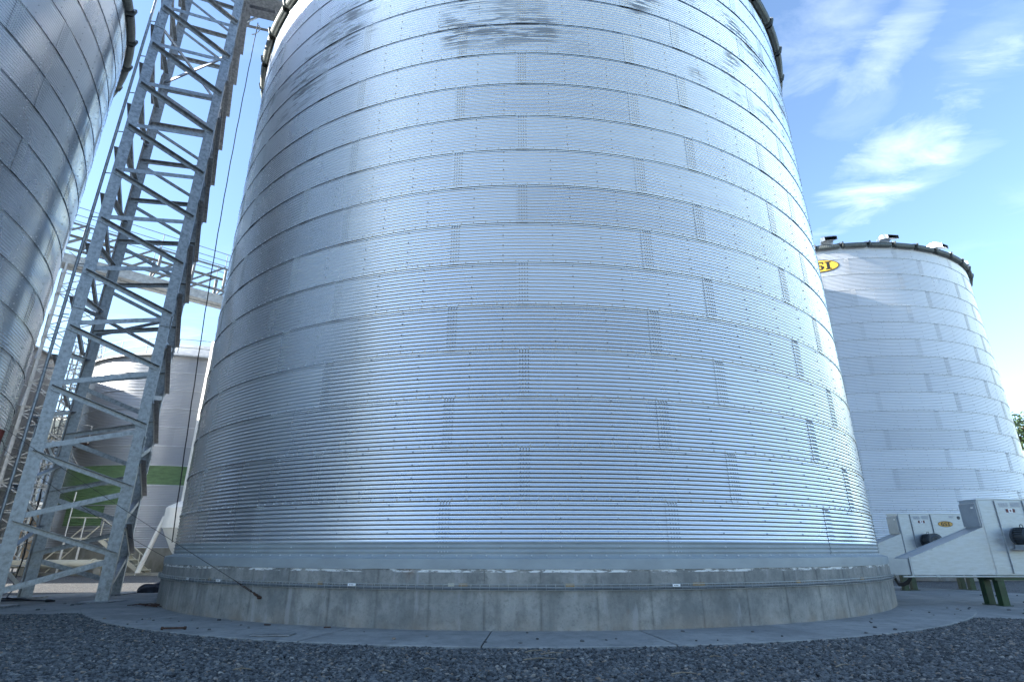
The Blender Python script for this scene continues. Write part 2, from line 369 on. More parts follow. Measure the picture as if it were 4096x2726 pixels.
for k in range(5):
    ico = gn('GeometryNodeMeshIcoSphere'); ico.inputs['Radius'].default_value = .0145; ico.inputs['Subdivisions'].default_value = 2
    nz = gn('ShaderNodeTexNoise'); nz.noise_dimensions = '4D'; nz.inputs['W'].default_value = k * 3.7; nz.inputs['Scale'].default_value = 42; nz.inputs['Detail'].default_value = 1
    sub = gn('ShaderNodeVectorMath', operation='SUBTRACT'); sub.inputs[1].default_value = (.5, .5, .5); G(nz.outputs['Color'], sub.inputs[0])
    scl = gn('ShaderNodeVectorMath', operation='SCALE'); scl.inputs['Scale'].default_value = .034; G(sub.outputs[0], scl.inputs[0])
    sp = gn('GeometryNodeSetPosition'); G(ico.outputs[0], sp.inputs['Geometry']); G(scl.outputs[0], sp.inputs['Offset'])
    tr = gn('GeometryNodeTransform'); tr.inputs['Scale'].default_value = (1.35, 1.0, .62 + .08 * k); G(sp.outputs[0], tr.inputs['Geometry'])
    sm = gn('GeometryNodeSetMaterial'); sm.inputs['Material'].default_value = M['stone']; G(tr.outputs[0], sm.inputs['Geometry'])
    ss = gn('GeometryNodeSetShadeSmooth'); ss.inputs['Shade Smooth'].default_value = False; G(sm.outputs[0], ss.inputs['Geometry'])
    gti = gn('GeometryNodeGeometryToInstance'); G(ss.outputs[0], gti.inputs[0]); G(gti.outputs[0], jn.inputs[0])
iop = gn('GeometryNodeInstanceOnPoints'); iop.inputs['Pick Instance'].default_value = True
G(dp.outputs['Points'], iop.inputs['Points']); G(jn.outputs[0], iop.inputs['Instance'])
r1 = gn('FunctionNodeRandomValue', data_type='FLOAT_VECTOR'); r1.inputs['Min'].default_value = (-.5, -.5, 0); r1.inputs['Max'].default_value = (.5, .5, 6.28); G(r1.outputs['Value'], iop.inputs['Rotation'])
r2 = gn('FunctionNodeRandomValue', data_type='FLOAT'); r2.inputs[2].default_value = .45; r2.inputs[3].default_value = 1.6; r2.inputs['Seed'].default_value = 3; G(r2.outputs[1], iop.inputs['Scale'])
r3 = gn('FunctionNodeRandomValue', data_type='FLOAT_VECTOR'); r3.inputs['Min'].default_value = (0, 0, -.016); r3.inputs['Max'].default_value = (0, 0, .016); r3.inputs['Seed'].default_value = 9
sp2 = gn('GeometryNodeSetPosition'); G(dp.outputs['Points'], sp2.inputs['Geometry']); G(r3.outputs['Value'], sp2.inputs['Offset'])
G(sp2.outputs[0], iop.inputs['Points']); G(iop.outputs[0], go.inputs[0])
mod = grv.modifiers.new('scatter', 'NODES'); mod.node_group = ng

# ------------------------------------------------------------------ corrugated silo kit
def sheet_mesh(R, H, ncor, seg, cols, step, lap, amp, mats, paint=0, off=.011):
    """one wall sheet: corrugated, its left edge and its foot lapped proud over the neighbours, with returned edges"""
    rows = ncor * seg; zs = np.linspace(-.014, H + .004, rows + 1)
    th = [-.0006] + list(np.linspace(lap * .9, step, cols)) + [step + lap]
    th = [0.0] + th[1:]
    v = []; f = []; mi = []; sm = []
    def rr(z, i):
        k = (z / H) * ncor
        r = R + amp * math.cos(2 * math.pi * k)
        r += off * .7 if i <= 1 else (off * .15 if i < len(th) - 1 else -off * .6)
        if z < .03: r += off * .9 * (1 - max(z, 0) / .03)
        if z > H - .03: r -= off * .6 * (z - H + .03) / .03
        return r
    nC = len(th)
    for z in zs:
        for i, t in enumerate(th):
            r = rr(z, i); v.append((r * math.cos(t), r * math.sin(t), z))
    for a in range(rows):
        for i in range(nC - 1):
            f.append((a * nC + i, a * nC + i + 1, (a + 1) * nC + i + 1, (a + 1) * nC + i)); sm.append(True); mi.append(1 if paint and zs[a] < paint * H / ncor else 0)
    # returned left edge and foot, near-black to paint in the shadow of the lap gap
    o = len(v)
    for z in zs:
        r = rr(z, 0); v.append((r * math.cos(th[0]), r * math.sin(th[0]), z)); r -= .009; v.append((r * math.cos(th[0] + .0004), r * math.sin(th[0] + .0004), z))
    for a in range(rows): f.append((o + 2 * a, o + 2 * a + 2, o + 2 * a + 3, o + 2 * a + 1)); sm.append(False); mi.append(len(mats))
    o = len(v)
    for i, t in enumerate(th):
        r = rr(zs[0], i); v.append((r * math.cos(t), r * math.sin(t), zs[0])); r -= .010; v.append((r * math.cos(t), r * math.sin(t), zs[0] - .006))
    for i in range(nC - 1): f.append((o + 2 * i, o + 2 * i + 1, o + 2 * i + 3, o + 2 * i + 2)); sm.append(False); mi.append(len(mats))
    me = bpy.data.meshes.new('wall_sheet'); me.from_pydata(v, [], f)
    for m_ in list(mats) + ['mastic_shade']: me.materials.append(M[m_])
    me.polygons.foreach_set('use_smooth', sm); me.polygons.foreach_set('material_index', mi); me.update(); return me

def bolt_mesh(R, H, ncor, step, lap, amp, size=.015, dens=1):
    mb = MB()
    def bolt(t, z, s=size, dr=.003):
        r = R + amp + dr; c, d = math.cos(t), math.sin(t); n = Vector((c, d, 0)); tx = Vector((-d, c, 0)); p = Vector((r * c, r * d, z))
        k = 6; base = [p + (tx * math.cos(2 * math.pi * q / k) + Vector((0, 0, 1)) * math.sin(2 * math.pi * q / k)) * s - n * .008 for q in range(k)]
        top = [p + (tx * math.cos(2 * math.pi * q / k) + Vector((0, 0, 1)) * math.sin(2 * math.pi * q / k)) * s * .62 + n * s * .75 for q in range(k)]
        mb.add(base + top, [(q, (q + 1) % k, k + (q + 1) % k, k + q) for q in range(k)] + [tuple(range(k, 2 * k))], 0, True)
    ns = int(round(2 * math.pi / step))
    for j in range(ns):
        t0 = j * step
        for c in range(4):
            for q in range(ncor): bolt(t0 + .006 + c * .0052, (q + .999) * H / ncor - (.026 if q == ncor - 1 else 0))
        nb = 16 * dens
        for q in range(nb): bolt(t0 + (q + .5) * step / nb, .012, size * 1.1, .006)
        for m_ in range(1, 4):
            for q in range(1, ncor // 3 + 1): bolt(t0 + .012 + m_ * step / 4, (q * 3 - 1) * H / ncor, size * 1.05)
    return mb.mesh('bolt_ring', 'bolt')

def roof_panel_mesh(R, ze, slope, n, mat):
    a = 2 * math.pi / n; t = math.tan(slope); mb = MB(); ro = R + .2; ri = .5
    zf = lambda r: ze + (R - r) * t
    g = .0015
    mb.lathe([(ro, zf(ro)), (ri, zf(ri))], g, a - g, 4, 0, True)
    # standing rib on the left edge
    w = .045
    for sgn in (0,):
        pts = []
        for r in (ro + .02, ri):
            for dx, dz in ((-w, 0), (-w * .5, .07), (w * .5, .07), (w, 0)):
                pts.append((r, dx, zf(r) + dz))
        mb.add(pts, [(0, 1, 5, 4), (1, 2, 6, 5), (2, 3, 7, 6), (0, 3, 2, 1)])
    return mb.mesh('roof_panel', mat)
def eave_mesh(R, ze, n, mat):
    a = 2 * math.pi / n; mb = MB(); g = .012; pr = []
    for k in range(10):
        q = math.pi * (-.62 + 1.24 * k / 9); pr.append((R + .10 + .105 * math.cos(q), ze - .16 + .125 * math.sin(q)))
    pr = [(R + .012, ze - .23)] + pr
    # fluted: small ripple along the run
    m = len(pr); vs = []; nn = 24
    for i in range(nn + 1):
        t = g + (a - 2 * g) * i / nn; rp = .006 * (1 if i % 2 else -1)
        vs += [((r + rp) * math.cos(t), (r + rp) * math.sin(t), z) for r, z in pr]
    mb.add(vs, [(i * m + k, (i + 1) * m + k, (i + 1) * m + k + 1, i * m + k + 1) for i in range(nn) for k in range(m - 1)], 0, False)
    # end bracket plate
    for t in (g * .6,):
        c, d = math.cos(t), math.sin(t); e = math.cos(t - .004), math.sin(t - .004)
        P = [(R, ze - .26), (R + .22, ze - .24), (R + .27, ze - .06), (R + .25, ze + .0), (R, ze - .02)]
        mb.add([(r * c, r * d, z) for r, z in P] + [(r * e[0], r * e[1], z) for r, z in P], [(0, 1, 2, 3, 4), (9, 8, 7, 6, 5)] + [(i, (i + 1) % 5, 5 + (i + 1) % 5, 5 + i) for i in range(5)])
    return mb.mesh('eave_segment', mat)
def vent_mesh():
    """gooseneck roof vent: neck that bends over into an open flared hood"""
    mb = MB(); w = .42; P = []
    for k in range(9):
        q = math.pi * (1.0 - .78 * k / 8); P.append((.50 + .50 * math.cos(q) , .30 + .38 * math.sin(q)))
    inner = [(.42 + .14 * math.cos(math.pi * (1 - .78 * k / 8)), .28 + .10 * math.sin(math.pi * (1 - .78 * k / 8))) for k in range(9)]
    P = [(0, -.35)] + P + [(1.15, .36)]; inner = [(.28, -.35)] + inner + [(1.15, .10)]
    n = len(P)
    for s in (-1, 1):
        mb.add([(x, s * w / 2, z) for x, z in P] + [(x, s * w / 2, z) for x, z in inner], [(i, i + 1, n + i + 1, n + i) for i in range(n - 1)])
    for L_ in (P, inner):
        mb.add([(x, -w / 2, z) for x, z in L_] + [(x, w / 2, z) for x, z in L_], [(i, i + 1, n + i + 1, n + i) for i in range(n - 1)], 0, True)
    return mb.mesh('roof_vent', 'roof')

Z0 = 1.018; HR = .82; NR = 18; ZT = Z0 + NR * HR; ZE = ZT - .02; STEP = rad(22.5); SLOPE = rad(21)
LAP = rad(1.3)
sheetA = sheet_mesh(RW, HR, 12, 8, 11, STEP, LAP, .0078, ['sheet'])
sheetB = sheet_mesh(RW, HR, 12, 8, 11, STEP, LAP, .0078, ['sheet', 'sealant'], paint=3)
sheetF = sheetA.copy(); sheetF.materials[0] = M['sheet_far']
sheetFB = sheetB.copy(); sheetFB.materials[0] = M['sheet_far']
bolts = bolt_mesh(RW, HR, 12, STEP, LAP, .0078)
rpan = roof_panel_mesh(RW, ZE, SLOPE, 48, 'roof'); rpan_steep = roof_panel_mesh(RW, ZE, rad(34), 48, 'roof'); eav = eave_mesh(RW, ZE, 48, 'eave'); ventm = vent_mesh()  # roof pitches lie out of view, shaped for the shadows they cast
mb = MB(); ga = rad(.02)
mb.lathe([(RC - .035, .0), (RC, .0), (RC, .842), (RC - .012, .858), (RC - .035, .858)], ga, rad(5) - ga, 5, 0, False)
for a, b in ((ga, -.35), (rad(5) - ga, .35)):
    e = a + rad(b) * .4
    mb.add([(RC * math.cos(a), RC * math.sin(a), 0), ((RC - .03) * math.cos(e), (RC - .03) * math.sin(e), 0), ((RC - .03) * math.cos(e), (RC - .03) * math.sin(e), .858), (RC * math.cos(a), RC * math.sin(a), .842)], [(0, 1, 2, 3)])
cpan = mb.mesh('concrete_panel', 'concrete')
mb = MB(); mb.lathe([(RC - .02, 0), (RC - .02, .88)], 0, 2 * math.pi, 144); found = mb.mesh('foundation', 'concrete', fix=False)
def flash_mesh():
    n = 288; mb = MB(); rnd = random.Random(3); w = [rnd.uniform(-1, 1) for _ in range(n)]
    for prof in ([(RW - .03, 1.07), (RW + .010, 1.035), (RW + .02, 1.022), (RC + .007, .990)], [(RC + .007, .990), (RC + .011, .93), (RC + .012, .846)], [(RC + .012, .846), (RC - .03, .843)]):
        m = len(prof); vs = []
        for i in range(n):
            t = 2 * math.pi * i / n
            for r, z in prof:
                dz = .004 * (w[i] + .7 * math.sin(t * 37) + .6 * math.sin(t * 11 + 1)) if z < .9 else .0025 * math.sin(t * 23 + 2 * math.sin(t * 9))
                vs.append((r * math.cos(t), r * math.sin(t), z + dz))
        mb.add(vs, [(i * m + k, i * m + k + 1, ((i + 1) % n) * m + k + 1, ((i + 1) % n) * m + k) for i in range(n) for k in range(m - 1)], 0, True)
    return mb.mesh('flashing', 'sealant', fix=False)
flash = flash_mesh()

def make_silo(label, cx, cy, rot, far=False, vents=(), slope=SLOPE, rings=NR):
    tn = math.tan(slope); dz = (rings - NR) * HR
    r = thing('grain_silo', label, 'silo', (cx, cy, 0), 'galvanized grain silos')
    for k in range(rings):
        a0 = rot + (0 if k % 2 else rad(-7.8))
        me = (sheetFB if far else sheetB) if k == 0 else (sheetF if far else sheetA)
        for j in range(16): link('wall_sheet', me, r, (0, 0, Z0 + k * HR), a0 + j * STEP)
        b = link('bolt_ring', bolts, r, (0, 0, Z0 + k * HR), a0); b['kind'] = 'stuff'
    for j in range(48):
        link('roof_panel', rpan if slope == SLOPE else rpan_steep, r, (0, 0, dz), rot + j * rad(7.5)); link('eave_segment', eav, r, (0, 0, dz), rot + j * rad(7.5))
    fo = link('foundation', found, r)
    for j in range(72): link('concrete_panel', cpan, fo, (0, 0, 0), rot + rad(2.1) + j * rad(5))
    link('flashing', flash, r)
    mb = MB(); mb.lathe([(1.0, ZE + (RW - 1.0) * tn - .05), (.95, ZE + RW * tn + .15), (0, ZE + RW * tn + .3)], 0, 2 * math.pi, 24, 0, False); mb.build('peak_cap', 'roof', r, (0, 0, dz))
    for (t, rr) in vents:
        v = link('roof_vent', ventm, r, (rr * math.cos(t), rr * math.sin(t), ZE + dz + (RW - rr) * tn - .12), t); v.scale = (.68, 1.3, .68)
    return r
main = make_silo('huge galvanized silo on a round concrete base ringed by a cable tray', SX, SY, TH0 + rad(-.5), vents=[(rad(200), 8.45)])
left = make_silo('shaded galvanized silo with bare walls standing next to the tall lattice tower', -19.2, 7.7, rad(12), vents=[(rad(20), 8.6), (rad(60), 8.6)], slope=rad(34))
RX, RY = 17.3, 32.9
right = make_silo('galvanized silo with yellow oval logo and hooded roof vents behind the fans', RX, RY, rad(238), True, vents=[(rad(258), 8.55), (rad(276), 8.55), (rad(296), 8.55), (rad(240), 8.55), (rad(316), 8.55)], rings=17)

# GSI lettering as block shapes on an oval
GL = {'G': ["01110", "11011", "11000", "11011", "11001", "11011", "01111"], 'S': ["01111", "11001", "11000", "01110", "00011", "10011", "11110"], 'I': ["1111", "0110", "0110", "0110", "0110", "0110", "1111"]}
def logo_shapes(w, h, fn, segs=48, zlift=.003):
    """fn(x, y, lift) -> 3-D point; returns three MBs: border, field, letters"""
    out = []
    for k, (s, lift) in enumerate(((1.0, 0), (.9, zlift))):
        mb = MB(); ax = w / 2 - (0 if k == 0 else h * .07); ay = h / 2 - (0 if k == 0 else h * .07); NX = 24
        xs = [-ax * math.cos(math.pi * i / NX) for i in range(NX + 1)]
        vs = []
        for x in xs:
            y = ay * math.sqrt(max(0, 1 - (x / ax) ** 2)); vs += [fn(x, -y, lift), fn(x, y, lift)]
        mb.add(vs, [(2 * i, 2 * i + 2, 2 * i + 3, 2 * i + 1) for i in range(NX)]); out.append(mb)
    mb = MB(); u = h * .62 / 7; x0 = -(5 + .9 + 5 + .9 + 4) * u * 1.12 / 2; ux = u * 1.12
    for ch in 'GSI':
        rows = GL[ch]
        for j, row in enumerate(rows):
            for i, c in enumerate(row):
                if c == '1':
                    xa, xb = x0 + i * ux - ux * .02, x0 + (i + 1) * ux; ya = h * .31 - (j + 1) * u - u * .02; yb = h * .31 - j * u
                    mb.add([fn(xa, ya, 2 * zlift), fn(xb, ya, 2 * zlift), fn(xb, yb, 2 * zlift), fn(xa, yb, 2 * zlift)], [(0, 1, 2, 3)])
        x0 += (len(rows[0]) + .9) * ux
    out.append(mb); return out
def cyl_fn(t0, z0, R):
    def fn(x, y, l):
        t = t0 + x / R; r = R + .022 + l * 2; return (r * math.cos(t), r * math.sin(t), z0 + y)
    return fn
lg = logo_shapes(1.75, .66, cyl_fn(rad(253.6), 13.85, RW))
pl = lg[0].build('logo_plate', 'print', right); lg[1].build('logo_field', 'yellow', pl); lg[2].build('logo_letters', 'print', pl)

# ------------------------------------------------------------------ cable tray on the concrete ring
tray = thing('cable_tray', 'wire basket cable tray with grey conduit clipped round the concrete base', 'cable tray', (SX, SY, 0))
A0, A1 = TH0 - rad(66), TH0 + rad(63.0)
mb = MB(); N_ = 150; mb.tube([((RC + .035) * math.cos(A0 + (A1 - A0) * i / N_), (RC + .035) * math.sin(A0 + (A1 - A0) * i / N_), .598 + .003 * math.sin(i * .9)) for i in range(N_ + 1)], .021, 8); mb.build('conduit', 'conduit', tray)
mb = MB()
for (r, z, w) in ((RC + .066, .572, .003), (RC + .066, .612, .003), (RC + .066, .645, .0035), (RC + .01, .645, .003)):
    mb.tube([(r * math.cos(A0 + (A1 - A0) * i / N_), r * math.sin(A0 + (A1 - A0) * i / N_), z) for i in range(N_ + 1)], w, 4)
t = A0
while t < A1:
    c, d = math.cos(t), math.sin(t); mb.tube([((RC + .006) * c, (RC + .006) * d, .65), ((RC + .006) * c, (RC + .006) * d, .568), ((RC + .068) * c, (RC + .068) * d, .568), ((RC + .068) * c, (RC + .068) * d, .65)], .0034, 4); t += rad(.83)
mb.build('wire_basket', 'wire', tray)
def plate_on_ring(name, mat, phi, z, w, h, r, parent, dep=.012, label=None):
    mb = MB(); a = w / 2 / r; n = 3; th = [TH0 + rad(phi) + a * (-1 + 2 * i / n) for i in range(n + 1)]
    vs = []
    for t in th:
        for rr in (r, r + dep):
            vs += [(rr * math.cos(t), rr * math.sin(t), z - h / 2), (rr * math.cos(t), rr * math.sin(t), z + h / 2)]
    fs = []
    for i in range(n):
        b = 4 * i; fs += [(b + 2, b + 6, b + 7, b + 3), (b, b + 1, b + 5, b + 4), (b + 1, b + 3, b + 7, b + 5), (b, b + 4, b + 6, b + 2)]
    fs += [(0, 2, 3, 1), (4 * n, 4 * n + 1, 4 * n + 3, 4 * n + 2)]
    mb.add(vs, fs); return mb.build(name, mat, parent)
for phi, m_, w in ((-6.4, 'cream', .09), (-5.3, 'tan', .13), (4.2, 'tan', .13), (16.4, 'tan', .20), (28.5, 'tan', .10), (41, 'tan', .14), (-36, 'tan', .10), (-19.5, 'tan', .09)):
    plate_on_ring('clip_plate', m_, phi, .632, w, .05, RC + .004, tray, .006)
for phi, w in ((-40.5, .1), (-33.5, .13), (-15.8, .13), (13.9, .12)):
    p = plate_on_ring('cable_tag', 'label', phi, .628, w, .035, RC + .070, tray, .003)
    mb = MB(); a = TH0 + rad(phi); r = RC + .0745
    for q in range(3):
        t0 = a + (-.3 + .2 * q) * w / r; t1 = t0 + .13 * w / r
        mb.add([(r * math.cos(t0), r * math.sin(t0), .622), (r * math.cos(t1), r * math.sin(t1), .622), (r * math.cos(t1), r * math.sin(t1), .633), (r * math.cos(t0), r * math.sin(t0), .633)], [(0, 1, 2, 3)])
    mb.build('tag_print', 'print', p)
mb = MB()
for q in range(5):
    a = A1 + rad(.02 * q); r = RC + .03 + .012 * q
    p0 = Vector((r * math.cos(a), r * math.sin(a), .60)); p1 = Vector(((RC + .14) * math.cos(a + rad(1.5)), (RC + .14) * math.sin(a + rad(1.5)), .36 + .015 * q)); p2 = Vector(((RC + .35) * math.cos(a + rad(2.2)), (RC + .35) * math.sin(a + rad(2.2)), .40 + .02 * q)); p3 = Vector(((RC + .5) * math.cos(a + rad(2.6)), (RC + .5) * math.sin(a + rad(2.6)), .60))
    mb.tube([p0, p0.lerp(p1, .5) + Vector((0, 0, -.01)), p1, p1.lerp(p2, .5) + Vector((0, 0, -.03)), p2, p3], .011, 6)
mb.build('cable_bundle', 'black', tray)

# ------------------------------------------------------------------ elevator support tower
TA, TB, TCn, TD = Vector((-10.6, 12.45, 0)), Vector((-9.0, 13.8, 0)), Vector((-10.4, 16.4, 0)), Vector((-12.0, 15.05, 0))
corners = [TA, TB, TCn, TD]; cen = sum(corners, Vector()) / 4
tower = thing('elevator_tower', 'tall galvanized lattice tower bolted to the slab beside the big silo', 'tower', cen)
def tl(v): return Vector(v) - cen
LW = .25; ZTOP = 23.2; LV = [.96 + 1.48 * k for k in range(15)]
up = Vector((0, 0, 1))
for i, c in enumerate(corners):
    nx = (corners[(i + 1) % 4] - c).normalized(); pv = (corners[i - 1] - c).normalized()
    zs = [.05, 3.45, 6.9, 16.0, ZTOP]
    for k in range(4):
        mb = MB(); ins = .012 * (k % 2)
        mb.angle(tl(c + (nx + pv) * ins + up * (zs[k] + .004)), tl(c + (nx + pv) * ins + up * zs[k + 1]), nx, pv, LW - ins, .02)
        lg_ = mb.build('leg', 'galv', tower)
        if k:
            mb = MB(); o_ = (nx + pv) * -.012
            for d, e in ((nx, pv), (pv, nx)):
                p = c + d * .02 - e * .014 + up * (zs[k] - .3)
                P = [p, p + d * (LW - .04), p + d * (LW - .04) + up * .6, p + up * .6]; Q = [q + e * .012 for q in P]
                mb.add([tl(q) for q in P + Q], [(0, 1, 2, 3), (7, 6, 5, 4), (0, 4, 5, 1), (1, 5, 6, 2), (2, 6, 7, 3), (3, 7, 4, 0)])
                for dz in (.08, .2, .4, .52):
                    for dx in (.06, .15):
                        bp_ = p + d * dx + up * dz; mb.tube([tl(bp_), tl(bp_ - e * .016)], .016, 6)
            mb.build('splice_plate', 'galv', lg_)
    mb = MB(); dd = (nx + pv).normalized() * .14; q = tl(c + dd)
    mb.box((q.x - .34, q.y - .34, .012), (q.x + .34, q.y + .34, .055), 0, .01); mb.build('base_plate', 'galv', tower)
def member(p, q, outn, w, t, outside, name, roundend=False):
    """angle iron on a face: flat flange on the face, second flange turned in or out along its top edge"""
    p, q = Vector(p), Vector(q); d = (q - p).normalized(); s = d.cross(outn).normalized()
    if s.z < 0: s = -s
    mb = MB()
    if outside:
        b = p + outn * .006; mb.angle(tl(b + s * w * .5), tl(b + s * w * .5 + (q - p)), -s, outn, w, .010)
        for e, sg in ((p, 1), (q, -1)):
            bq = e + outn * .016 + d * sg * .07; mb.tube([tl(bq), tl(bq + outn * .022)], .02, 6)
    else:
        b = p - outn * .026; mb.angle(tl(b + s * w * .5), tl(b + s * w * .5 + (q - p)), -s, -outn, w, .010)
    return mb.build(name, 'galv', tower)
for i in range(4):
    a, b = corners[i], corners[(i + 1) % 4]
    if i in (0,): hi, lo = a, b            # A high -> B low
    elif i == 1: hi, lo = a, b             # B high -> C low
    elif i == 2: hi, lo = b, a             # D high -> C low
    else: hi, lo = b, a                    # A high -> D low
    outn = Vector(((b - a).y, -(b - a).x, 0)).normalized()
    if outn.dot((a + b) / 2 - cen) < 0: outn = -outn
    ex = (b - a).normalized()
    dl = (lo - hi).normalized()
    oh = .5 if i < 2 else 0.0      # the high end of each zigzag sits half a bay off on two faces
    for k in range(-1, len(LV) - 1):
        zl = LV[0] + 1.48 * (k + (0 if i < 2 else .5)); zh = zl + .74; zn = zl + 1.48
        if zl > .05: member(hi + dl * .05 + up * (zh - .05), lo - dl * .05 + up * (zl + .05), outn, .115, .01, True, 'brace')
        elif zh > .3: member(hi + dl * .05 + up * (zh - .05), lo - dl * .05 + up * .1, outn, .115, .01, True, 'brace')
        if zh > .05: member(hi + dl * .04 + up * (zh + .05), lo - dl * .04 + up * (zn - .05), outn, .115, .01, False, 'strut')
for z in (6.75, 16.0):
    for a, b in ((TA, TCn), (TD, TB)):
        mb = MB(); d = (b - a).normalized(); s = Vector((-d.y, d.x, 0)); zz = z + (.12 if a is TD else 0)
        mb.angle(tl(a + d * .12 + up * zz), tl(b - d * .12 + up * zz), s, -up, .10, .01); mb.build('plan_brace', 'galv', tower)
mb = MB(); p = TA + Vector((-.17, -.02, 0)); mb.tube([tl(p + up * .3), tl(p + up * 17)], .035, 8)
for k in range(12): mb.tube([tl(p + up * (1 + 1.35 * k)), tl(p + Vector((.16, .03, 0)) + up * (1 + 1.35 * k))], .015, 5)
mb.build('conduit_pipe', 'galv', tower)

# ------------------------------------------------------------------ truss bridges
def bridge(label, p, q, width, hc, n, mat, hand=True, tz=(.24, .75), mw=.075, tmat=None):
    p, q = Vector(p), Vector(q); d = (q - p).normalized(); s = Vector((-d.y, d.x, 0)).normalized(); L_ = (q - p).length; r = thing('conveyor_bridge', label, 'bridge', p)
    def P(t, o, h): return d * (L_ * t) + s * (o * width / 2) + up * h
    for o in (-1, 1):
        for h, nm in ((0, 'bottom_chord'), (hc, 'top_chord')):
            mb = MB(); mb.angle(P(0, o, h), P(1, o, h), s * -o, up * (1 if h == 0 else -1), .12, .012); mb.build(nm, mat, r)
        for k in range(n):
            mb = MB(); mb.angle(P(k / n, o, .13), P(k / n, o, hc - .13), s * o, d, mw, .01); mb.build('post', mat, r)
            a, b = (k, k + 1)
            mb = MB(); mb.angle(P(a / n, o * 1.01, .06), P(b / n, o * 1.01, hc - .06), s * o, d.cross(s), mw, .01); mb.build('diagonal', mat, r)
        mb = MB()
        for h in (hc + .45, hc + .9): mb.tube([P(0, o, h), P(1, o, h)], .02, 6)
        for k in range(n + 1): mb.tube([P(k / n, o, hc), P(k / n, o, hc + .9)], .02, 6)
        if hand: mb.build('handrail', mat, r)
    for k in range(n + 1):
        mb = MB(); mb.box((-.04, -.04, -.04), (.04, .04, .04)); mb = MB(); mb.angle(P(k / n, -1, .14), P(k / n, 1, .14), d, up, .08, .01); mb.build('floor_beam', mat, r)
    mb = MB()
    for o in (-.34, .34):
        a = [P(0, o - .24, tz[0]), P(0, o + .24, tz[0]), P(0, o + .24, tz[1]), P(0, o - .24, tz[1])]; b = [v + d * L_ for v in a]
        mb.add(a + b, [(0, 1, 2, 3), (7, 6, 5, 4), (0, 4, 5, 1), (1, 5, 6, 2), (2, 6, 7, 3), (3, 7, 4, 0)])
    mb.build('conveyor_trough', tmat or mat, r)
    return r
peak = ZE + RW * math.tan(SLOPE)
bridge('galvanized truss bridge joining the lattice tower head to the big silo roof', (-9.9, 14.9, 19.4), (SX - .6, SY - .2, peak + .3), 1.5, 1.5, 8, 'galv')
bridge('galvanized truss bridge running over the roof between the two big silos', (SX, SY, peak + .55), (RX, RY, peak - .2), 1.5, 1.6, 16, 'galv')
bridge('weathered conveyor bridge with handrails crossing the gap behind the lattice tower', (-30.5, 19.4, 15.6), (-14.2, 34.7, 15.6), 1.7, 1.55, 13, 'bridge', tz=(-.62, -.1), mw=.15, tmat='galv_old')

# ------------------------------------------------------------------ second, slender lattice tower
def slender(label, cx, cy, w, top, rz, mat, lw=.09, bw=.05, dz=1.15):
    r = thing('lattice_tower', label, 'tower', (cx, cy, 0), None, rz); h = w / 2
    cs_ = [Vector((-h, -h, 0)), Vector((h, -h, 0)), Vector((h, h, 0)), Vector((-h, h, 0))]
    for i, c in enumerate(cs_):
        a = (cs_[(i + 1) % 4] - c).normalized(); b = (cs_[i - 1] - c).normalized()
        mb = MB(); mb.angle(c, c + up * top, a, b, lw, .01); mb.build('leg', mat, r)
        n = int(top / dz); outn = -b
        for k in range(n):
            p = c + up * (k * dz + .5); q = cs_[(i + 1) % 4] + up * (k * dz + .5)
            mb = MB(); mb.angle(p + outn * .006 + a * .02, q + outn * .006 - a * .02, up * -1, outn, bw, .008); mb.build('strut', mat, r)
            mb = MB(); u_, v_ = (p, q) if k % 2 else (q, p)
            dd = (v_ + up * dz - u_).normalized(); ss = dd.cross(outn); mb.angle(u_ + outn * .018, v_ + up * dz + outn * .018, ss, outn, bw, .008); mb.build('brace', mat, r)
    return r
slender('slender weathered lattice tower under the conveyor bridge', -22.6, 26.9, 1.9, 15.2, rad(40), 'galv_old')
slender('dark slender lattice mast beside the green banded silo', -26.6, 33.5, 1.2, 13.0, rad(25), 'galv_old', .08, .045, 1.0)

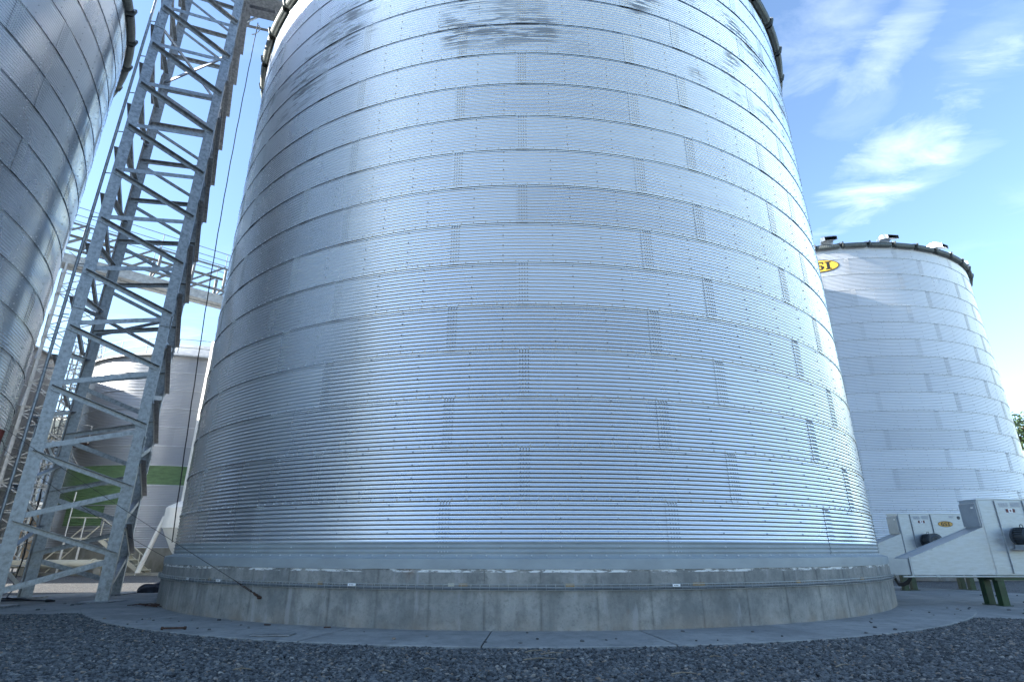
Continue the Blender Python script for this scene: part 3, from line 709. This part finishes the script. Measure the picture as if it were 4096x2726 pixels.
# ------------------------------------------------------------------ fans
def flat(mb, pts): mb.add(pts, [tuple(range(len(pts)))])
def make_fan(label, x, y, xs, showlogo=True):
    """x, y: front left foot of the housing; xs: where the duct meets the silo"""
    r = thing('aeration_fan', label, 'fan', (x, y, 0), 'aeration fans on green legs')
    Wd, Dp, zb, zt = 2.0, .52, .62, 2.15; L0 = xs - x
    hz = MB(); hz.box((0, 0, zb), (Wd, Dp, zt), 0, .012); hs = hz.build('housing', 'galv_fan', r)
    mb = MB(); mb.box((-.006, -.018, zt + .002), (Wd + .02, Dp + .02, zt + .022)); mb.build('lid', 'galv_fan', hs)
    # front panels with lapped flanges
    for k, (a, b, c_, d_) in enumerate(((.02, .36, zb + .02, zt - .012), (.415, .98, 1.13, zt - .012), (1.035, 1.98, zb + .02, zt - .012), (.415, .98, zb + .02, 1.085))):
        mb = MB(); mb.box((a, -.010, c_), (b, -.002, d_)); mb.build('front_panel', 'galv_fan', hs)
    for xx in (.388, 1.008):
        mb = MB(); mb.box((xx - .022, -.040, zb + .03), (xx + .004, -.003, zt - .015))
        for k in range(13): mb.tube([(xx - .022, -.02, zb + .1 + k * .112), (xx - .036, -.02, zb + .1 + k * .112)], .011, 6)
        for k in range(13): mb.tube([(xx + .03, -.011, zb + .1 + k * .112), (xx + .03, -.02, zb + .1 + k * .112)], .009, 6)
        mb.build('bolted_flange', 'galv_fan', hs)
    mb = MB()
    for (bx, bz) in ((.2, 1.9), (.08, 1.6), (.25, 1.35), (.1, 1.1), (.3, .9), (.05, .75), (.6, 2.06), (1.25, 1.5), (1.6, 1.85), (1.85, 1.4), (1.2, 2.0), (1.5, 1.2)): mb.tube([(bx, -.011, bz), (bx, -.017, bz)], .010, 6)
    mb.build('rivet', 'bolt', hs)['kind'] = 'stuff'
    # plain end plate on the silo side
    mb = MB(); mb.prism_y([(-.030, 2.08), (-.004, 2.10), (-.004, 1.60), (-.030, 1.60)], .03, Dp - .01); hd = mb.build('end_plate', 'galv_dark', r)
    mb = MB(); mb.box((-.034, .10, 1.98), (-.0315, .17, 2.01)); mb.build('plate_slot', 'label', hd)
    # sloping transition
    xd = L0 + (0.55 if L0 < -1.5 else .3)
    y1 = .50
    mb = MB(); mb.prism_y([(xd, zb), (-.003, zb), (-.003, 1.58), (xd, .95)], .01, y1); tr_ = mb.build('transition', 'galv_fan', r)
    sl_ = Vector((-xd, 0, 1.58 - .95)).normalized(); nrm = Vector((-sl_.z, 0, sl_.x))
    mb = MB(); p0 = Vector((xd, 0, .95)); Ls = (Vector((0, 0, 1.58)) - p0).length
    for (ya, yb) in ((-.004, .03), (y1 - .03, y1 + .004)):
        a = [p0 + nrm * .002 + Vector((0, ya, 0)), p0 + nrm * .002 + Vector((0, yb, 0)), p0 + nrm * .010 + Vector((0, yb, 0)), p0 + nrm * .010 + Vector((0, ya, 0))]; b = [v + sl_ * Ls * .995 for v in a]
        mb.add(a + b, [(0, 1, 2, 3), (7, 6, 5, 4), (0, 4, 5, 1), (1, 5, 6, 2), (2, 6, 7, 3), (3, 7, 4, 0)])
    for k in range(12):
        q = p0 + sl_ * Ls * (k + .5) / 12 - nrm * .02; mb.tube([(q.x, .009, q.z), (q.x, .001, q.z)], .009, 6)
    mb.box((xd + .02, .0, zb + .003), (-.02, .009, zb + .035)); mb.build('edge_strip', 'galv_fan', tr_)
    mb = MB(); mb.box((L0 - .15, .02, zb + .002), (xd - .006, y1 - .01, .945)); ds = mb.build('duct', 'galv_dark', r)
    mb = MB(); mb.box((xd - .03, -.004, zb - .015), (xd + .012, .008, .985)); mb.build('duct_flange', 'galv_dark', ds)
    # motor
    mo = MB(); mx, mz = .70, 1.38
    mo.tube([(mx, -.002, mz), (mx, -.06, mz)], .20, 20); mo.tube([(mx, -.05, mz), (mx, -.34, mz)], .165, 20)
    for k in range(20):
        q = 2 * math.pi * k / 20; c, d = math.cos(q), math.sin(q)
        mo.add([(mx + .16 * c - .006 * d, -.06, mz + .16 * d + .006 * c), (mx + .16 * c + .006 * d, -.06, mz + .16 * d - .006 * c), (mx + .19 * c + .006 * d, -.06, mz + .19 * d - .006 * c), (mx + .19 * c - .006 * d, -.06, mz + .19 * d + .006 * c),
                (mx + .16 * c - .006 * d, -.32, mz + .16 * d + .006 * c), (mx + .16 * c + .006 * d, -.32, mz + .16 * d - .006 * c), (mx + .19 * c + .006 * d, -.32, mz + .19 * d - .006 * c), (mx + .19 * c - .006 * d, -.32, mz + .19 * d + .006 * c)],
               [(0, 1, 2, 3), (7, 6, 5, 4), (0, 4, 5, 1), (1, 5, 6, 2), (2, 6, 7, 3), (3, 7, 4, 0)])
    mot = mo.build('motor', 'motor', r)
    mb = MB(); mb.tube([(mx, -.335, mz), (mx, -.41, mz), (mx, -.44, mz)], .205, 20); mb.tube([(mx, -.44, mz), (mx, -.465, mz)], .17, 20, r2=.14)
    for k in range(6): q = math.pi * k / 6; mb.tube([(mx - .13 * math.cos(q), -.468, mz - .13 * math.sin(q)), (mx + .13 * math.cos(q), -.468, mz + .13 * math.sin(q))], .008, 4)
    mb.build('fan_cowl', 'motor', mot)
    mb = MB(); mb.box((mx + .17, -.28, mz - .08), (mx + .30, -.12, mz + .07), 0, .015); mb.build('terminal_box', 'motor', mot)
    mb = MB(); mb.tube([(mx + .035 * math.cos(q * math.pi / 6), -.15, mz + .215 + .035 * math.sin(q * math.pi / 6)) for q in range(13)], .009, 6); mb.build('lifting_eye', 'motor', mot)
    mb = MB(); mb.box((mx - .17, -.36, mz - .235), (mx - .10, -.05, mz - .16)); mb.box((mx + .10, -.36, mz - .235), (mx + .17, -.05, mz - .16)); mb.box((mx - .25, -.42, mz - .262), (mx + .25, -.012, mz - .237)); mb.build('motor_foot', 'galv_fan', mot)
    # stickers
    mb = MB(); mb.box((.46, -.0135, 2.0), (.66, -.011, 2.09)); mb.build('data_label', 'greylabel', hs)
    mb = MB(); mb.box((.72, -.0135, 2.0), (.93, -.011, 2.10)); mb.build('data_label', 'greylabel', hs)
    mb = MB(); mb.box((.585, -.0135, 1.885), (.785, -.011, 1.965)); fl = mb.build('flag_sticker', 'label', hs)
    mb = MB()
    for a, b in ((.587, .638), (.732, .783)): mb.box((a, -.0155, 1.888), (b, -.0138, 1.962))
    star = [(.685 + .026 * (1 if k % 2 == 0 else .5) * math.sin(math.pi * k / 5), 1.925 + .030 * (1 if k % 2 == 0 else .5) * math.cos(math.pi * k / 5)) for k in range(10)]
    mb.prism_y(star, -.0155, -.0138); mb.build('flag_print', 'maroon', fl)
    if showlogo:
        lg = logo_shapes(.46, .17, lambda X, Y, l: (1.40 + X, -.0118 - l, 1.86 + Y), zlift=.0016)
        pl = lg[0].build('logo_plate', 'print', hs); lg[1].build('logo_field', 'orange_print', pl); lg[2].build('logo_letters', 'print', pl)
        mb = MB(); mb.box((1.55, -.0135, 2.04), (1.70, -.011, 2.10)); mb.build('data_label', 'greylabel', hs)
        mb = MB(); mb.tube([(1.84, -.0108, 2.04), (1.84, -.016, 2.04)], .05, 18); mb.build('round_badge', 'motor', hs)
    # green stand
    for (lx, ly) in ((.07, .02), (.05, .37), (1.78, .02), (1.76, .37)):
        mb = MB(); mb.angle((lx - .07, ly, .024), (lx - .07, ly, zb - .105), (1, 0, 0), (0, 1, 0), .14, .014); mb.box((lx - .072, ly + .10, .026), (lx + .07, ly + .114, zb - .105))
        mb.box((lx - .11, ly - .03, .0225), (lx + .11, ly + .16, .036)); mb.build('leg', 'green_leg', r)
    mb = MB(); mb.box((-.06, .0, zb - .103), (Wd - .02, .13, zb - .002)); mb.box((-.06, .38, zb - .103), (Wd - .02, .48, zb - .002)); mb.build('base_rail', 'green_leg', r)
    mb = MB(); mb.tube([(xd - .25, -.03, zb - .032), (xd + .3, -.03, zb - .03), (Wd, -.03, zb - .03)], .02, 8); mb.tube([(xd + .45, -.03, zb - .032), (xd + .53, -.03, zb - .032)], .03, 8); mb.build('conduit_pipe', 'wire', r)
    return r
make_fan('galvanized fan housing with sloping duct into the big silo, its motor cut by picture edge of the slab', 10.25, 12.92, 7.95)
make_fan('galvanized fan with oval orange logo and finned motor behind the sloping duct', 11.75, 18.0, 9.5)
for o in bpy.data.objects:
    if o.name == 'aeration_fan': o['label'] = 'large galvanized fan housing on green legs, its long sloping duct joined to silo'
# extra green stand under the long duct
def stand(x, y, label):
    r = thing('duct_stand', label, 'stand', (x, y, 0), 'green duct stands')
    for lx in (0, .52):
        mb = MB(); mb.angle((lx, 0, .03), (lx, 0, .60), (1, 0, 0), (0, 1, 0), .13, .012); mb.box((lx - .03, -.03, .019), (lx + .16, .16, .030)); mb.build('leg', 'green_leg', r)
    mb = MB(); mb.box((-.02, .02, .602), (.68, .1, .617)); mb.build('cross_beam', 'green_leg', r)
    return r
stand(10.9, 17.9, 'low green two-legged stand under the duct of the fan with the oval logo')

# ------------------------------------------------------------------ older silos behind
def old_silo(label, cx, cy, R, z0, rings, H, mat, rot, greens=None, base='mossy', roof=True, name='storage_silo', ncor=12):
    r = thing(name, label, 'silo', (cx, cy, 0)); step = rad(22.5)
    me = sheet_mesh(R, H, ncor, 6, 7, step, rad(1.2), .012, [mat], off=.012)
    for k in range(rings):
        for j in range(16):
            a = rot + j * step + (step / 2 if k % 2 else 0); o = link('wall_sheet', me, r, (0, 0, z0 + k * H), a)
            if greens and greens(k, math.degrees(a) % 360):
                o.material_slots[0].link = 'OBJECT'; o.material_slots[0].material = M['green_sheet']
    for k in range(rings + 1):
        mb = MB(); zz = z0 + k * H; mb.lathe([(R + .015, zz - .025), (R + .035, zz - .02), (R + .035, zz + .02), (R + .015, zz + .025)], 0, 2 * math.pi, 64); mb.build('ring_seam', 'roof', r)
    zt = z0 + rings * H
    mb = MB(); mb.lathe([(R + .25, zt - .12), (R + .25, zt - .04), (R * .5, zt + R * .26), (.0, zt + R * .42)], 0, 2 * math.pi, 48, 0, False); mb.build('roof', 'galv_old', r)
    mb = MB(); mb.lathe([(R + .12, 0), (R + .12, z0 - .02), (R - .1, z0 + .01)], 0, 2 * math.pi, 64, 0, False); mb.build('foundation', base, r)
    return r, zt
OX, OY, OR = -20.7, 37.9, 7.0
olds, ozt = old_silo('older weathered silo with a green painted band, ladder and roof railing', OX, OY, OR, 1.25, 10, 1.05, 'sheet_old', rad(5),
                     greens=lambda k, a: k == 3 or (k == 2 and 205 <= a <= 262) or (k == 1 and 222 <= a <= 252))
old_silo('dark weathered silo sliver showing past the shaded silo beside the lattice tower', -32.2, 27.6, 6.8, .8, 10, 1.05, 'sheet_dark', rad(0))
old_silo('pale distant silo seen through the bracing of the lattice tower', -44.5, 52.5, 4.6, .8, 9, 1.0, 'sheet_old', rad(0))
old_silo('small grey silo standing behind the white hopper bin', -52, 46, 4, .8, 7, 1.0, 'sheet_old', rad(9))
# roof railing, ladder with cage and platform
rail = thing('roof_railing', 'thin steel railing standing round the roof edge of the older silo', 'railing', (OX, OY, ozt))
mb = MB()
for h in (.5, 1.0): mb.tube([((OR - .1) * math.cos(rad(190 + 3 * i)), (OR - .1) * math.sin(rad(190 + 3 * i)), h) for i in range(51)], .025, 5)
mb.build('rail', 'galv_old', rail)
for i in range(11):
    mb = MB(); t = rad(190 + 15 * i); mb.tube([((OR - .1) * math.cos(t), (OR - .1) * math.sin(t), -.02), ((OR - .1) * math.cos(t), (OR - .1) * math.sin(t), 1.02)], .025, 5); mb.build('post', 'galv_old', rail)
lt = rad(233); ld = thing('caged_ladder', 'galvanized caged ladder climbing the older silo past the green band', 'ladder', (OX + (OR + .2) * math.cos(lt), OY + (OR + .2) * math.sin(lt), 0), None, lt + math.pi / 2)
for sx in (-.22, .22):
    mb = MB(); mb.tube([(sx, 0, 1.3), (sx, 0, ozt + 1.1)], .03, 6); mb.build('stile', 'galv_old', ld)
for k in range(34):
    mb = MB(); mb.tube([(-.22, 0, 1.6 + k * .3), (.22, 0, 1.6 + k * .3)], .016, 5); mb.build('rung', 'galv_old', ld)
for k in range(8):
    mb = MB(); z = 3.6 + k * 1.05; mb.tube([(-.22 - .18 * math.sin(q * math.pi / 8), -.75 * math.sin(q * math.pi / 8) * .95, z) if q < 4 else (.22 + .18 * math.sin(q * math.pi / 8), -.75 * math.sin(q * math.pi / 8) * .95, z) for q in range(9)], .016, 5); mb.build('cage_hoop', 'galv_old', ld)
for sx, sy in ((-.4, -.7), (0, -.72), (.4, -.7)):
    mb = MB(); mb.tube([(sx, sy, 3.6), (sx, sy, 11)], .013, 5); mb.build('cage_strap', 'galv_old', ld)
pt_ = rad(238); pf = thing('service_platform', 'small rusty platform with guard rails halfway up the older silo', 'platform', (OX + (OR + .02) * math.cos(pt_), OY + (OR + .02) * math.sin(pt_), 6.6), None, pt_ + math.pi / 2)
mb = MB(); mb.box((-1.5, -1.0, 0), (1.1, 0, .07)); mb.build('deck', 'rust', pf)
for x_, y_ in ((-1.45, -.97), (-.2, -.97), (1.05, -.97), (1.05, -.05), (-1.45, -.05)):
    mb = MB(); mb.box((x_ - .03, y_ - .03, .072), (x_ + .03, y_ + .03, 1.05)); mb.build('post', 'galv_old', pf)
mb = MB()
for h in (.55, 1.05): mb.tube([(-1.45, -.03, h), (-1.45, -.97, h), (1.05, -.97, h), (1.05, -.03, h)], .025, 5)
mb.build('guard_rail', 'galv_old', pf)
for x_ in (-1.2, .8):
    mb = MB(); mb.tube([(x_, -.95, -.005), (x_, -.01, -1.3)], .03, 5); mb.build('strut', 'galv_old', pf)

# ------------------------------------------------------------------ plant at the foot of the older silo
stp = thing('steel_stair', 'cream steel stair with handrails leading up to the older silo door', 'stair', (-18.1, 29.55, 0))
for yy in (0, .75):
    mb = MB(); mb.prism_y([(0, .02), (.28, .02), (-2.3, 1.75), (-2.5, 1.66)], yy, yy + .05); mb.build('stringer', 'cream', stp)
for k in range(7):
    mb = MB(); x = .0 - k * .345; z = .2 + k * .235; mb.box((x - .13, .052, z), (x + .13, .748, z + .04)); mb.build('tread', 'cream', stp)
mb = MB(); mb.tube([(.05, -.03, .9), (-2.35, -.03, 2.65), (-4.0, -.03, 2.65)], .028, 6); mb.build('handrail', 'cream', stp)
for k in range(4):
    mb = MB(); mb.tube([(-.1 - k * .72, -.03, .1 + k * .5), (-.1 - k * .72, -.03, 1.0 + k * .525)], .026, 6); mb.build('post', 'cream', stp)
mb = MB(); mb.box((-4.1, 0, 1.62), (-2.42, .8, 1.70)); mb.build('landing', 'cream', stp)
for x_ in (-4.0, -3.2):
    mb = MB(); mb.tube([(x_, .02, .1), (x_, .02, 1.615)], .05, 6); mb.tube([(x_, -.03, 1.66), (x_, -.03, 3.9 if x_ < -3.5 else 2.65)], .03, 6); mb.build('post', 'white_paint', stp)
tag_l = thing('loading_ladder', 'short cream ladder leaning against the mossy silo base', 'ladder', (-23.4, 29.9, 0))
for k in (0, .75):
    mb = MB(); mb.tube([(k, -.35, .1), (k + 1.5, .55, 2.3)], .035, 6); mb.build('stile', 'cream', tag_l)
for q in range(6):
    f_ = (q + .6) / 6.3; mb = MB(); mb.tube([(1.5 * f_, -.35 + .9 * f_, .1 + 2.2 * f_), (.75 + 1.5 * f_, -.35 + .9 * f_, .1 + 2.2 * f_)], .02, 5); mb.build('rung', 'cream', tag_l)
pp = thing('pipeline', 'cream horizontal pipe on stubby supports running behind the lattice tower', 'pipe', (-36, 28.6, 0))
mb = MB(); mb.tube([(0, 0, .52), (17.2, 0, .52)], .19, 16); mb.build('pipe_run', 'cream', pp)
for x_ in (3.0, 7.5, 10.2, 13.2, 16.2):
    mb = MB(); mb.tube([(x_, 0, .52), (x_ + .09, 0, .52)], .235, 16); mb.build('flange', 'cream', pp)
for x_ in (1, 5, 9, 13, 16.6):
    mb = MB(); mb.box((x_ - .16, -.13, 0), (x_ + .16, .13, .345)); mb.build('support', 'mossy', pp)
hb = thing('hopper_bin', 'white painted hopper bin with a sloping leg beside the big silo', 'hopper', (-16.4, 29.9, 0))
mb = MB(); mb.lathe([(.25, .75), (.55, 1.2), (1.05, 2.2), (1.05, 3.1), (.95, 3.2), (.5, 3.45), (.0, 3.5)], 0, 2 * math.pi, 32, 0, False); mb.build('body', 'white_paint', hb)
mb = MB(); mb.tube([(.1, 0, 3.3), (.1, 0, 12)], .55, 24); mb.build('riser', 'white_paint', hb)
for a in (200, 290, 20, 110):
    c, d = math.cos(rad(a)), math.sin(rad(a)); mb = MB(); mb.tube([(1.02 * c, 1.02 * d, 2.7), (1.75 * c, 1.75 * d, -.01)], .11, 8); mb.build('leg', 'white_paint', hb)
mb = MB(); mb.lathe([(1.09, 2.15), (1.09, 2.25)], 0, 2 * math.pi, 32); mb.build('band', 'white_paint', hb)
cv = thing('covered_conveyor', 'cream covered conveyor sloping up behind the slender lattice tower', 'conveyor', (-48, 40, 0))
mb = MB(); a = [Vector((0, 0, 8.2)), Vector((0, 1.2, 8.2)), Vector((0, 1.2, 9.5)), Vector((0, .6, 9.9)), Vector((0, 0, 9.5))]; b = [v + Vector((18, 3, 1.2)) for v in a]
mb.add(a + b, [(0, 1, 2, 3, 4), (9, 8, 7, 6, 5)] + [(i, (i + 1) % 5, 5 + (i + 1) % 5, 5 + i) for i in range(5)]); mb.build('gallery', 'cream', cv)
for x_ in (1, 7, 13, 17):
    mb = MB(); mb.tube([(x_, .6 + x_ / 6, 0), (x_, .6 + x_ / 6, 8.25 + x_ / 15)], .12, 6); mb.build('support', 'galv_old', cv)
shed = thing('storage_shed', 'low brown clad shed far behind the lattice tower foot', 'shed', (-62, 48, 0))
mb = MB(); mb.box((0, 0, 0), (26, 12, 4.2)); mb.build('wall', 'brick', shed)
mb = MB(); mb.prism_y([(-.5, 4.21), (26.5, 4.21), (26.5, 4.4), (13, 6.2), (-.5, 4.4)], -.5, 12.5); mb.build('roof', 'galv_old', shed)
rp = MB(); rp.tube([(0, 0, .03), (0, 0, 3.30), (.02, 0, 3.52)], .10, 14, 0, False); rp.tube([(0, 0, 3.515), (0, 0, 3.53)], .085, 14)
rp.tube([(-.16, .05, .03), (-.16, .05, 3.45)], .06, 10); tag(rp.build('standpipe', 'red', None, (-10.98, 11.98, 0)), 'dark red painted standpipe beside the near foot of the lattice tower', 'pipe')
mt = thing('gear_motor', 'grey green gear motor on a stand behind the lattice tower leg', 'motor', (-14.6, 17.1, 0))
mb = MB(); mb.tube([(-.5, 0, 1.1), (.28, 0, 1.1)], .19, 12); mb.tube([(.285, 0, 1.1), (.36, 0, 1.1)], .22, 8); mb.build('casing', 'galv_dark', mt)
mb = MB(); mb.box((-.4, -.12, .012), (.1, .12, .90)); mb.build('pedestal', 'galv_dark', mt)

# ------------------------------------------------------------------ cables, guy wires, chain
def wire(name, pts, r, mat, label, cat, n=6):
    mb = MB(); mb.tube(pts, r, n); return tag(mb.build(name, mat), label, cat)
def sagline(p, q, n, sag):
    p, q = Vector(p), Vector(q); return [p.lerp(q, i / n) - up * sag * 4 * (i / n) * (1 - i / n) for i in range(n + 1)]
cpts = []
for i in range(41):
    t = i / 40; p = Vector((-9.4, 15.5, 19.4)).lerp(Vector((-8.58, 15.12, 1.30)), t); cpts.append(p + Vector((-.16 * math.sin(math.pi * t), 0, 0)) + Vector((.006 * math.sin(i * 2.1), 0, 0)))
wire('hanging_cable', cpts, .014, 'black', 'black cable hanging from the roof bridge down beside the big silo', 'cable')
hk = MB(); hk.tube([(-9.38 + .13 * math.sin(k * .5), 15.45, 19.25 - .16 * k / 4 - .1 * (1 - math.cos(k * .5))) for k in range(11)], .02, 6); tag(hk.build('cable_hook', 'wire'), 'small steel hook at the bridge end of the hanging cable', 'hook')
G0 = Vector((-4.02, 9.88, .40)); Gd = (Vector((-11.5, 12.5, 3.8)) - G0)
wire('guy_wire', sagline(G0 + Gd.normalized() * .62, G0 + Gd * 1.25, 14, .06), .0045, 'black', 'thin guy wire stretched from the turnbuckle towards the lattice tower', 'wire')
wire('signal_wire', sagline((-8.6, 15.0, .95), (-12.9, 14.2, 3.6), 14, .12), .006, 'black', 'thin slack wire from the silo foot to the back of the tower', 'wire')
tb = thing('turnbuckle', 'rusty turnbuckle and chain anchored in the concrete base', 'turnbuckle', G0)
gd = Gd.normalized(); sd_ = gd.cross(up).normalized()
mb = MB()
for s in (-1, 1): mb.tube([gd * .2 + sd_ * .0 , gd * .23 + sd_ * .02 * s, gd * .46 + sd_ * .02 * s, gd * .49], .006, 6)
mb.tube([gd * .47, gd * .64], .006, 6); mb.tube([gd * .08, gd * .24], .007, 6); mb.build('buckle', 'rust', tb)
mb = MB()
for k in range(5):
    c = gd * (.02 + .03 * k) + Vector((0, 0, -.012 * (k % 2))); a = gd if True else up; b = sd_ if k % 2 else up
    mb.tube([c + a * .025 * math.cos(q * math.pi / 5) + b * .016 * math.sin(q * math.pi / 5) for q in range(11)], .007, 5)
mb.build('chain', 'rust', tb)
mb = MB(); ra = math.atan2(G0.y - SY, G0.x - SX); nrm = Vector((math.cos(ra), math.sin(ra), 0))
mb.tube([nrm * -.06, nrm * .05], .02, 8); mb.build('anchor_bolt', 'rust', tb)
pw = []
for i in range(13): pw.append((-12.15 + .03 * math.sin(i), 15.0, 2.6 - .2 * i))
pw += [(-12.05, 14.75, .06), (-11.7, 14.5, .045), (-11.2, 14.35, .04), (-11.0, 14.2, .04), (-11.6, 14.05, .04), (-12.5, 14.1, .04), (-12.9, 14.4, .04), (-12.5, 14.6, .045), (-11.6, 14.4, .06), (-10.9, 14.1, .045), (-10.5, 14.0, .04)]
wire('power_lead', pw, .016, 'black', 'black power lead hanging on the tower and coiled on the slab', 'cable')
plg = MB(); plg.tube([(-10.52, 14.0, .045), (-10.42, 13.98, .05), (-10.3, 13.95, .045)], .035, 8, r2=.02); tag(plg.build('cable_plug', 'black'), 'black plug at the end of the coiled power lead', 'plug')

# ------------------------------------------------------------------ loose bits on the slab and gravel
rnd = random.Random(11)
def rock_mesh(s, seed):
    r_ = random.Random(seed); bm = bmesh.new(); bmesh.ops.create_icosphere(bm, subdivisions=2, radius=s)
    for v in bm.verts: v.co *= 1 + r_.uniform(-.16, .16); v.co.z *= .6; v.co.x *= 1.25
    me = bpy.data.meshes.new('loose_stone'); bm.to_mesh(me); bm.free(); me.materials.append(M['stone']); return me
rocks = [rock_mesh(.018, k) for k in range(4)]
k_ = 0
for i in range(46):
    ph = rad(rnd.uniform(-46, 58)); rr = rnd.uniform(9.4, 10.5); t = TH0 + ph; x, y = SX + rr * math.cos(t), SY + rr * math.sin(t)
    o = link('loose_stone', rocks[i % 4], None, (x, y, .048 - (rr - 9.1) * .0096 + .007), rnd.uniform(0, 6)); s = rnd.uniform(.5, 1.5); o.scale = (s, s, s)
    tag(o, 'single loose gravel stone lying on the concrete apron', 'stone', 'loose stones on the apron')
for i in range(24):
    x, y = rnd.uniform(8.8, 13), rnd.uniform(11.2, 16.5)
    if math.hypot(x - SX, y - SY) < RA + .1: continue
    o = link('loose_stone', rocks[i % 4], None, (x, y, .026), rnd.uniform(0, 6)); s = rnd.uniform(.7, 2); o.scale = (s, s, s)
    tag(o, 'single loose gravel stone lying on the fan pad', 'stone', 'loose stones on the fan pad')
for i in range(16):
    x, y = rnd.uniform(-12, -7.8), rnd.uniform(11.7, 14)
    if math.hypot(x - SX, y - SY) < RA + .1: continue
    o = link('loose_stone', rocks[i % 4], None, (x, y, .023), rnd.uniform(0, 6)); s = rnd.uniform(.7, 2); o.scale = (s, s, s)
    tag(o, 'single loose gravel stone lying on the tower slab', 'stone', 'loose stones on the tower slab')
for i, (x, y, a, l) in enumerate(((.25, 7.25, .5, .19), (.45, 7.1, .3, .22), (.3, 6.75, .15, .3), (-1.2, 6.1, -.4, .12), (-.8, 6.2, -.6, .1), (1.6, 6.0, .1, .2), (-2.6, 6.2, .15, .14), (3.3, 6.4, .5, .2), (2.2, 6.9, -.2, .1))):
    l *= .6; mb = MB(); c, d = math.cos(a), math.sin(a); mb.tube([(-l * c, -l * d, 0), (-l * .2 * c, -l * .2 * d, .012), (l * .4 * c, l * .4 * d + .01, .006), (l * c, l * d, 0)], .007, 5, r2=.003)
    tag(mb.build('dry_straw', 'twig', None, (x, y, .030)), 'pale dry straw stem lying on the gravel', 'straw', 'straw stems on the gravel')
rb = MB(); rb.tube([(-.17, -.03, .02), (.14, .03, .02)], .014, 8); rb.tube([(-.18, -.03, .02), (-.155, -.026, .02)], .024, 6); rb.tube([(.12, .026, .02), (.145, .031, .02)], .024, 6)
tag(rb.build('rusty_bolt', 'rust', None, (-4.85, 9.05, .040)), 'long rusty bolt lying on the concrete apron', 'bolt')
sh = MB(); sh.prism([(-.24, -.13), (.02, -.15), (.02, .12), (-.22, .13)], 0, .006); sh.prism([(.026, -.15), (.3, -.13), (.3, .12), (.026, .12)], .001, .010)
tag(sh.build('sheet_offcut', 'galv', None, (-3.25, 8.5, .043)), 'flat galvanized offcut lying on the concrete apron', 'offcut')
for i, (x, y, a) in enumerate(((-2.7, 9.2, .2), (-3.7, 9.5, -.3))):
    mb = MB(); mb.prism([(-.05, -.018), (.045, -.014), (.05, .014), (-.045, .02)], 0, .014); tag(mb.build('wood_chip', 'rust', None, (x, y, .047), a), 'small brown chip lying against the concrete base', 'chip', 'brown chips at the base')
mb = MB(); rn = random.Random(5)
for k in range(9):
    a = rn.uniform(-.5, .5); x0 = rn.uniform(-.5, .1); y0 = rn.uniform(-.12, .12); l = rn.uniform(.3, .8)
    mb.tube([(x0, y0, .02), (x0 + l * .35, y0 + .05 * math.sin(k), .045), (x0 + l * .7, y0 + .08 * a, .03), (x0 + l, y0 + .12 * a, .015)], .008, 5)
tag(mb.build('scrap_wire', 'rust', None, (-7.35, 12.55, .046), -.35), 'tangle of rusty scrap wire on the slab by the base', 'scrap')
bm = bmesh.new(); bmesh.ops.create_icosphere(bm, subdivisions=4, radius=1)
for v in bm.verts:
    n_ = math.sin(v.co.x * 5 + v.co.y * 3) * .12 + math.sin(v.co.y * 9 + v.co.z * 6) * .09 + math.sin(v.co.x * 13 - v.co.z * 5) * .05
    v.co *= 1 + n_; v.co = Vector((v.co.x * .46, v.co.y * .3, max(-.06, v.co.z * .20)))
me = bpy.data.meshes.new('tarp'); bm.to_mesh(me); bm.free(); me.materials.append(M['cloth'])
for p in me.polygons: p.use_smooth = True
tag(link('crumpled_tarp', me, None, (-9.75, 17.0, .075), .3), 'crumpled dark tarp dumped against the silo base', 'tarp')

# ------------------------------------------------------------------ trees
def tree(name, label, x, y, h, cr, seed, n=2600):
    r_ = random.Random(seed); r = thing(name, label, 'tree', (x, y, 0), 'trees beyond the silos')
    mb = MB(); mb.tube([(0, 0, -.05), (.1, 0, h * .3), (-.1, .1, h * .6), (0, 0, h * .85)], .28, 8, r2=.06)
    tips = []
    for k in range(16):
        a = k * 2.4; z = h * r_.uniform(.3, .8); L_ = cr * r_.uniform(.5, .95); e = Vector((math.cos(a) * L_, math.sin(a) * L_, z + L_ * r_.uniform(.2, .6))); mb.tube([(0, 0, z), e * .5 + Vector((0, 0, z * .5 + .1)), e], .09, 6, r2=.02); tips.append(e)
    mb.build('trunk', 'bark', r)
    cl = [(t, cr * r_.uniform(.22, .42)) for t in tips] + [(Vector((r_.uniform(-.4, .4) * cr, r_.uniform(-.4, .4) * cr, h * r_.uniform(.7, .95))), cr * .4) for _ in range(8)]
    mb = MB()
    for i in range(n):
        c, s = r_.choice(cl); d = Vector((r_.gauss(0, 1), r_.gauss(0, 1), r_.gauss(0, .8))).normalized() * s * r_.uniform(.45, 1.05); p = c + d
        a = Vector((r_.gauss(0, 1), r_.gauss(0, 1), r_.gauss(0, .6))).normalized(); b = a.cross(Vector((r_.gauss(0, 1), r_.gauss(0, 1), 1))).normalized(); l = r_.uniform(.12, .26)
        mb.add([p - a * l, p + b * l * .5, p + a * l, p - b * l * .5], [(0, 1, 2, 3)])
    cw = mb.build('crown', 'leaf', r, fix=False); return r
tree('broadleaf_tree', 'leafy tree showing past the far edge of the silo with the yellow logo', 53, 58, 15.5, 5.0, 1, 5000)
tree('broadleaf_tree', 'lower leafy tree partly behind the silo with the yellow logo', 48, 60, 13.0, 4.5, 2, 4000)
